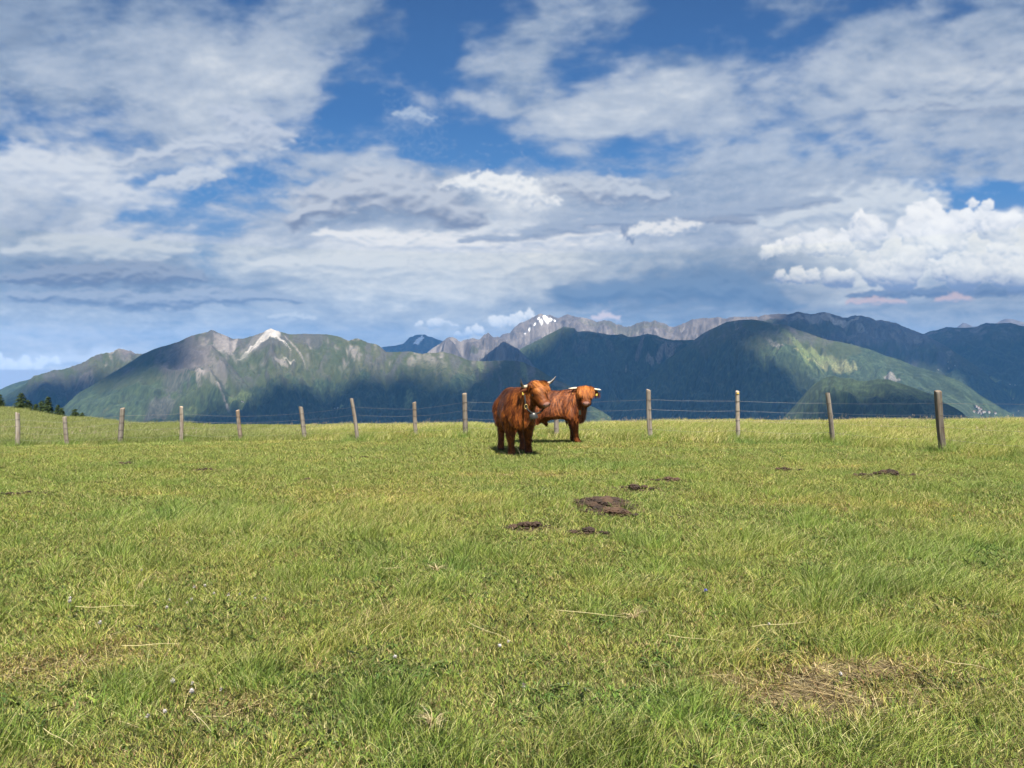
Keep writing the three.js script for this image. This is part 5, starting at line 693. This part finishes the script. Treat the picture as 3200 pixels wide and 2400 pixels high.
// ---------------------------------------------------------------- dung and turned-up soil
{
  const mat = new THREE.MeshStandardMaterial({ vertexColors: true, roughness: 0.9 });
  const clod = (seed, s) => { const g = new THREE.IcosahedronGeometry(s, 3), p = g.attributes.position, C = [], v = 0.35 + 0.75 * Math.pow(rngOf(seed)(), 1.6); for (let i = 0; i < p.count; i++) { const x = p.getX(i) / s, y = p.getY(i) / s, z = p.getZ(i) / s, n = 1 + 0.8 * fbm(x * 2.3 + seed * 3.1, y * 2 + z * 2.6, 4, 0.65); p.setXYZ(i, x * s * n, y * s * n * 0.5, z * s * n); const m = fbm(x * 5 + seed, z * 5 + y * 4, 2), k = v * (1 + 0.4 * m); C.push(0.066 * k, 0.037 * k, 0.021 * k); } g.setAttribute('color', new THREE.Float32BufferAttribute(C, 3)); g.computeVertexNormals(); return g; };
  const heap = (seed, sx, sy, rx, rz, n, size, label, name = 'dung_patch') => {
    const r = rngOf(seed), c = onGround(sx, sy), root = tag(new THREE.Group(), label, 'dung', 'dung in the grass'); root.position.copy(c); addTop(root, name); const gs = [];
    for (let i = 0; i < n; i++) { const a = r() * 6.283, d = Math.pow(r(), 0.5) * 1.1, x = Math.cos(a) * d * rx, z = Math.sin(a) * d * rz, s = size * (0.35 + 0.9 * r()) * (1.15 - 0.6 * d), g = clod(seed * 50 + i, s); g.rotateY(r() * 6); g.translate(x, groundHeight(c.x + x, c.z + z) - c.y + 0.012 + s * 0.16 + (1 - d) * size * 0.45, z); gs.push(g); }
    part(root, 'clods', mergeGeometries(gs), mat);
    const bits = []; for (let i = 0; i < n * 3; i++) { const a = r() * 6.283, d = 0.5 + r() * 0.9, x = Math.cos(a) * d * rx, z = Math.sin(a) * d * rz, g = clod(seed * 70 + i % 7, size * (0.06 + 0.14 * r())); g.translate(x, groundHeight(c.x + x, c.z + z) - c.y + 0.02, z); bits.push(g); }
    part(root, 'crumbs', mergeGeometries(bits), mat).userData.kind = 'stuff';
  };
  heap(1, 1880, 1584, 0.31, 0.36, 95, 0.085, 'largest heap of dark brown dung in the middle of the meadow', 'dung_heap');
  heap(2, 1925, 1612, 0.20, 0.10, 14, 0.07, 'dark clods spilling from the near right of the largest heap', 'dung_heap');
  heap(3, 1650, 1652, 0.17, 0.12, 16, 0.06, 'dark crumbly pat left of the largest heap');
  heap(4, 1840, 1669, 0.22, 0.06, 14, 0.05, 'flat reddish pat in front of the largest heap');
  heap(5, 1985, 1531, 0.28, 0.12, 14, 0.05, 'thin scattered pat just behind the largest heap');
  heap(6, 2090, 1505, 0.24, 0.09, 12, 0.05, 'second pat behind the largest heap, farther to the right');
  heap(7, 2760, 1487, 0.42, 0.12, 22, 0.075, 'wide dark pat below the thick square fence stake');
  heap(8, 2465, 1471, 0.24, 0.10, 12, 0.05, 'small dark pat in front of the straight stake');
  heap(9, 385, 1452, 0.13, 0.10, 9, 0.06, 'small dark clump below the third stake from the left');
  heap(10, 75, 1545, 0.26, 0.08, 12, 0.045, 'low dark pat near the left edge');
  heap(11, 655, 1470, 0.20, 0.08, 10, 0.035, 'low brown pat below the fourth stake from the left');
  heap(12, 960, 1503, 0.18, 0.07, 8, 0.035, 'small brown pat left of the cow');
  heap(13, 1138, 1432, 0.22, 0.08, 9, 0.04, 'dark flat pat between the leaning stakes and the cow');
  heap(14, 2120, 1618, 0.12, 0.06, 6, 0.03, 'tiny pat right of the largest heap');
  heap(15, 2925, 1578, 0.13, 0.05, 6, 0.03, 'tiny dark pat near the right edge');
}

// ---------------------------------------------------------------- bleached tussocks, fallen stems, flowers
{
  const straw = new THREE.MeshStandardMaterial({ vertexColors: true, roughness: 0.9, side: THREE.DoubleSide });
  const tussock = (seed, sx, sy, size, label) => { const c = onGround(sx, sy), g = bladesGeometry(seed, { count: 90, radius: 0.03, h0: 0.10, h1: 0.2, width: 0.004, bend: 1.1, splay: true, segs: 4, droop: 0.7, tones: [[0.62, 0.52, 0.32], [0.50, 0.40, 0.22], [0.40, 0.30, 0.16]] }); g.scale(size, size * 0.8, size); const m = new THREE.Mesh(g, straw); m.castShadow = m.receiveShadow = true; m.position.copy(c); m.position.y += 0.015; m.rotation.z = (seed % 5 - 2) * 0.25; tag(m, label, 'dry grass', 'dry grass tussocks'); addTop(m, 'dry_grass_tussock'); };
  tussock(301, 1350, 2275, 0.62, 'nearest spiky straw-coloured grass tussock, low in the middle'); tussock(302, 1365, 1788, 0.8, 'straw-coloured tussock lying flat in the middle distance'); tussock(303, 1983, 1936, 0.7, 'pale ball-shaped tussock right of the middle'); tussock(304, 435, 1848, 0.9, 'flattened pale tussock near the left clover flowers');
  const stem = (sx0, sy0, sx1, sy1, label) => { const a = onGround(sx0, sy0), b = onGround(sx1, sy1), pts = []; for (let i = 0; i <= 4; i++) { const p = a.clone().lerp(b, i / 4); p.y = groundHeight(p.x, p.z) + 0.05 + 0.004 * Math.sin(i * 1.7 + sx0); pts.push(p); } const g = tubeOf(pts, [0.0017, 0.0016, 0.0008], 16, 5, () => [0.54, 0.47, 0.25]), m = new THREE.Mesh(g, straw); m.castShadow = m.receiveShadow = true; tag(m, label, 'grass stem', 'fallen grass stems'); addTop(m, 'grass_stem'); };
  stem(2083, 2010, 2302, 2037, 'long straight pale stem lying right of the middle'); stem(1460, 1970, 1600, 2035, 'pale stem slanting down to the middle of the meadow'); stem(380, 2046, 560, 2040, 'thick straw stem lying level at the left'); stem(235, 1920, 430, 1918, 'pale thin stem beside the left clover flowers'); stem(135, 2312, 230, 2370, 'pale stem slanting at the bottom left'); stem(594, 2250, 660, 2320, 'short pale stem slanting at the bottom'); stem(1745, 1930, 1960, 1952, 'bent pale stem pointing at the ball-shaped tussock'); stem(2350, 1985, 2520, 1970, 'pale stem lying level under the tall tuft'); stem(2950, 2094, 3085, 2120, 'pale curved stem near the right edge'); stem(1190, 1795, 1260, 1795, 'short pale stem left of the flat tussock');
  const clover = (seed, name, petal, green, size) => {
    const r = rngOf(seed), root = new THREE.Group(), P = [], N = [], C = [], I = [];
    for (let i = 0; i < 46; i++) { const u = r() * 2 - 0.7, a = r() * 6.283, q = Math.sqrt(Math.max(0, 1 - Math.min(1, u) * Math.min(1, u))), d = V3(Math.cos(a) * q, Math.min(1, u), Math.sin(a) * q), t = V3().crossVectors(d, V3(0.3, 1, 0.2)).normalize().multiplyScalar(size * 0.22), s = P.length / 3, b = d.clone().multiplyScalar(size * 0.3), e = d.clone().multiplyScalar(size * (0.85 + 0.3 * r())), v = 0.8 + 0.3 * r(); P.push(b.x - t.x, b.y - t.y, b.z - t.z, b.x + t.x, b.y + t.y, b.z + t.z, e.x, e.y, e.z); for (let k = 0; k < 3; k++) { N.push(d.x, d.y, d.z); C.push(petal[0] * v, petal[1] * v, petal[2] * v); } I.push(s, s + 1, s + 2); }
    const g = new THREE.BufferGeometry(); g.setAttribute('position', new THREE.Float32BufferAttribute(P, 3)); g.setAttribute('normal', new THREE.Float32BufferAttribute(N, 3)); g.setAttribute('color', new THREE.Float32BufferAttribute(C, 3)); g.setIndex(I); g.translate(0, 0.07, 0);
    part(root, 'flower_head', g, straw); part(root, 'stem', tubeOf([V3(0, -0.01, 0), V3(0.004, 0.035, 0.002), V3(0, 0.068, 0)], [0.0016, 0.0014, 0.0012], 6, 5, () => green), straw); return root;
  };
  const white = clover(1, 'clover', [0.72, 0.66, 0.64], [0.12, 0.18, 0.04], 0.013), yellow = clover(2, 'buttercup', [0.75, 0.52, 0.03], [0.12, 0.18, 0.04], 0.009);
  const rr = rngOf(12), spots = [[220, 1898, 0], [218, 1912, 0], [322, 1976, 0], [527, 1895, 0], [520, 1924, 0], [583, 1905, 0], [604, 1897, 0], [670, 1878, 0], [712, 1890, 0], [748, 1878, 0], [800, 1888, 0], [826, 1896, 0], [605, 1862, 0], [640, 1855, 0], [395, 1845, 0], [440, 1800, 0], [690, 2192, 1], [602, 2168, 1], [595, 2206, 1], [545, 2170, 1], [450, 2285, 1], [520, 2260, 1], [1243, 2080, 2], [1555, 2043, 2], [1590, 2030, 2], [1635, 2190, 2], [2400, 1975, 3], [2368, 2055, 3], [2630, 2140, 3]];
  const place = ['among the turf at the middle left', 'in the clover at the lower left', 'in the turf near the bottom middle', 'in the grass at the lower right'], nth = ['first', 'second', 'third', 'fourth', 'fifth', 'sixth', 'seventh', 'eighth', 'ninth', 'tenth', 'eleventh', 'twelfth', 'thirteenth', 'fourteenth', 'fifteenth', 'sixteenth'];
  spots.sort((p, q) => p[2] - q[2] || p[0] - q[0]); const seen = [0, 0, 0, 0];
  spots.forEach(([sx, sy, k], i) => { const o = i ? white.clone() : white, c = onGround(sx, sy + 8); o.position.copy(c); o.rotation.set((rr() - 0.5) * 0.5, rr() * 6, (rr() - 0.5) * 0.5); o.scale.setScalar(0.8 + rr() * 0.4); o.userData = {}; tag(o, nth[seen[k]++] + ' whitish clover flower from the left ' + place[k], 'flower', 'clover flowers ' + place[k]); addTop(o, 'clover_flower'); });
  [[1558, 1427, 'small yellow flower at the feet of the cow'], [1553, 1430, 'second yellow flower at the feet of the cow'], [3065, 1668, 'yellow flower in the lush patch at the right'], [2668, 1469, 'yellow flower left of the wide dark pat'], [2315, 1680, 'yellow flower beside the tall grass tuft'], [2980, 1635, 'yellow flower above the lush patch at the right'], [805, 1548, 'yellow flower in the long grass left of the middle'], [960, 1470, 'yellow flower below the leaning stakes at the left']].forEach(([sx, sy, label], i) => { const o = i ? yellow.clone() : yellow; o.position.copy(onGround(sx, sy + 5)); o.scale.setScalar(1.3); o.userData = {}; tag(o, label, 'flower', 'yellow flowers'); addTop(o, 'yellow_flower'); });
  const blue = clover(3, 'gentian', [0.09, 0.10, 0.62], [0.10, 0.16, 0.04], 0.016); blue.position.copy(onGround(2205, 1878)); tag(blue, 'single bright blue flower right of the middle', 'flower'); addTop(blue, 'blue_flower');
}
// ---------------------------------------------------------------- houses far down in the valley and on the slopes
{
  const wall = new THREE.MeshStandardMaterial({ color: lin(0.42, 0.41, 0.39), roughness: 0.9 }), roof = new THREE.MeshStandardMaterial({ color: lin(0.16, 0.10, 0.08), roughness: 0.9 });
  scene.updateMatrixWorld(true);
  const hills = scene.children.filter((o) => /^mountain|^ground/.test(o.name)), ray = new THREE.Raycaster(); ray.far = 60000;
  const house = (sx, sy, s, label) => {
    ray.set(camera.position, dirOf(sx, sy).normalize()); const hit = ray.intersectObjects(hills, false).find((h) => h.distance > 500); if (!hit) return;
    const root = tag(new THREE.Group(), label, 'house', 'far houses in the valley'); root.position.copy(hit.point); root.rotation.y = sx * 0.7; addTop(root, 'house');
    const b = new THREE.BoxGeometry(14 * s, 14 * s, 12 * s); b.translate(0, 1 * s, 0); part(root, 'wall', b, wall);
    const sh = new THREE.Shape(); sh.moveTo(-7 * s, 0); sh.lineTo(7 * s, 0); sh.lineTo(0, 5 * s); sh.closePath(); const g = new THREE.ExtrudeGeometry(sh, { depth: 16 * s, bevelEnabled: false }); g.translate(0, 8.05 * s, -8 * s); part(root, 'roof', g, roof);
  };
  const TH = ['first', 'second', 'third', 'fourth', 'fifth', 'sixth', 'seventh', 'eighth', 'ninth', 'tenth', 'eleventh', 'twelfth'];
  [[3044, 1288], [3055, 1291], [3062, 1285], [3066, 1293], [3072, 1289], [3078, 1287], [3050, 1272], [3058, 1276], [3065, 1280], [3090, 1290], [3110, 1292], [3183, 1285]].sort((p, q) => p[0] - q[0]).forEach(([x, y], i) => house(x, y, 1.2, TH[i] + ' white house from the left in the far village at the right'));
  [[2931, 1156], [2961, 1132], [2964, 1152], [2984, 1143]].forEach(([x, y], i) => house(x, y, 1.3, TH[i] + ' white farmhouse from the left on the far hillside of fields'));
  [[3156, 1202], [3166, 1247], [3172, 1204]].forEach(([x, y], i) => house(x, y, 1.2, TH[i] + ' white house from the left beside the bright far meadow'));
  [[1046, 1277], [1056, 1275]].forEach(([x, y], i) => house(x, y, 0.8, TH[i] + ' farmhouse from the left on the small green clearing above the leaning stakes'));
  [[755, 1255], [760, 1257]].forEach(([x, y], i) => house(x, y, 0.8, TH[i] + ' farmhouse from the left on the clearing below the white summit'));
}
renderer.render(scene, camera);
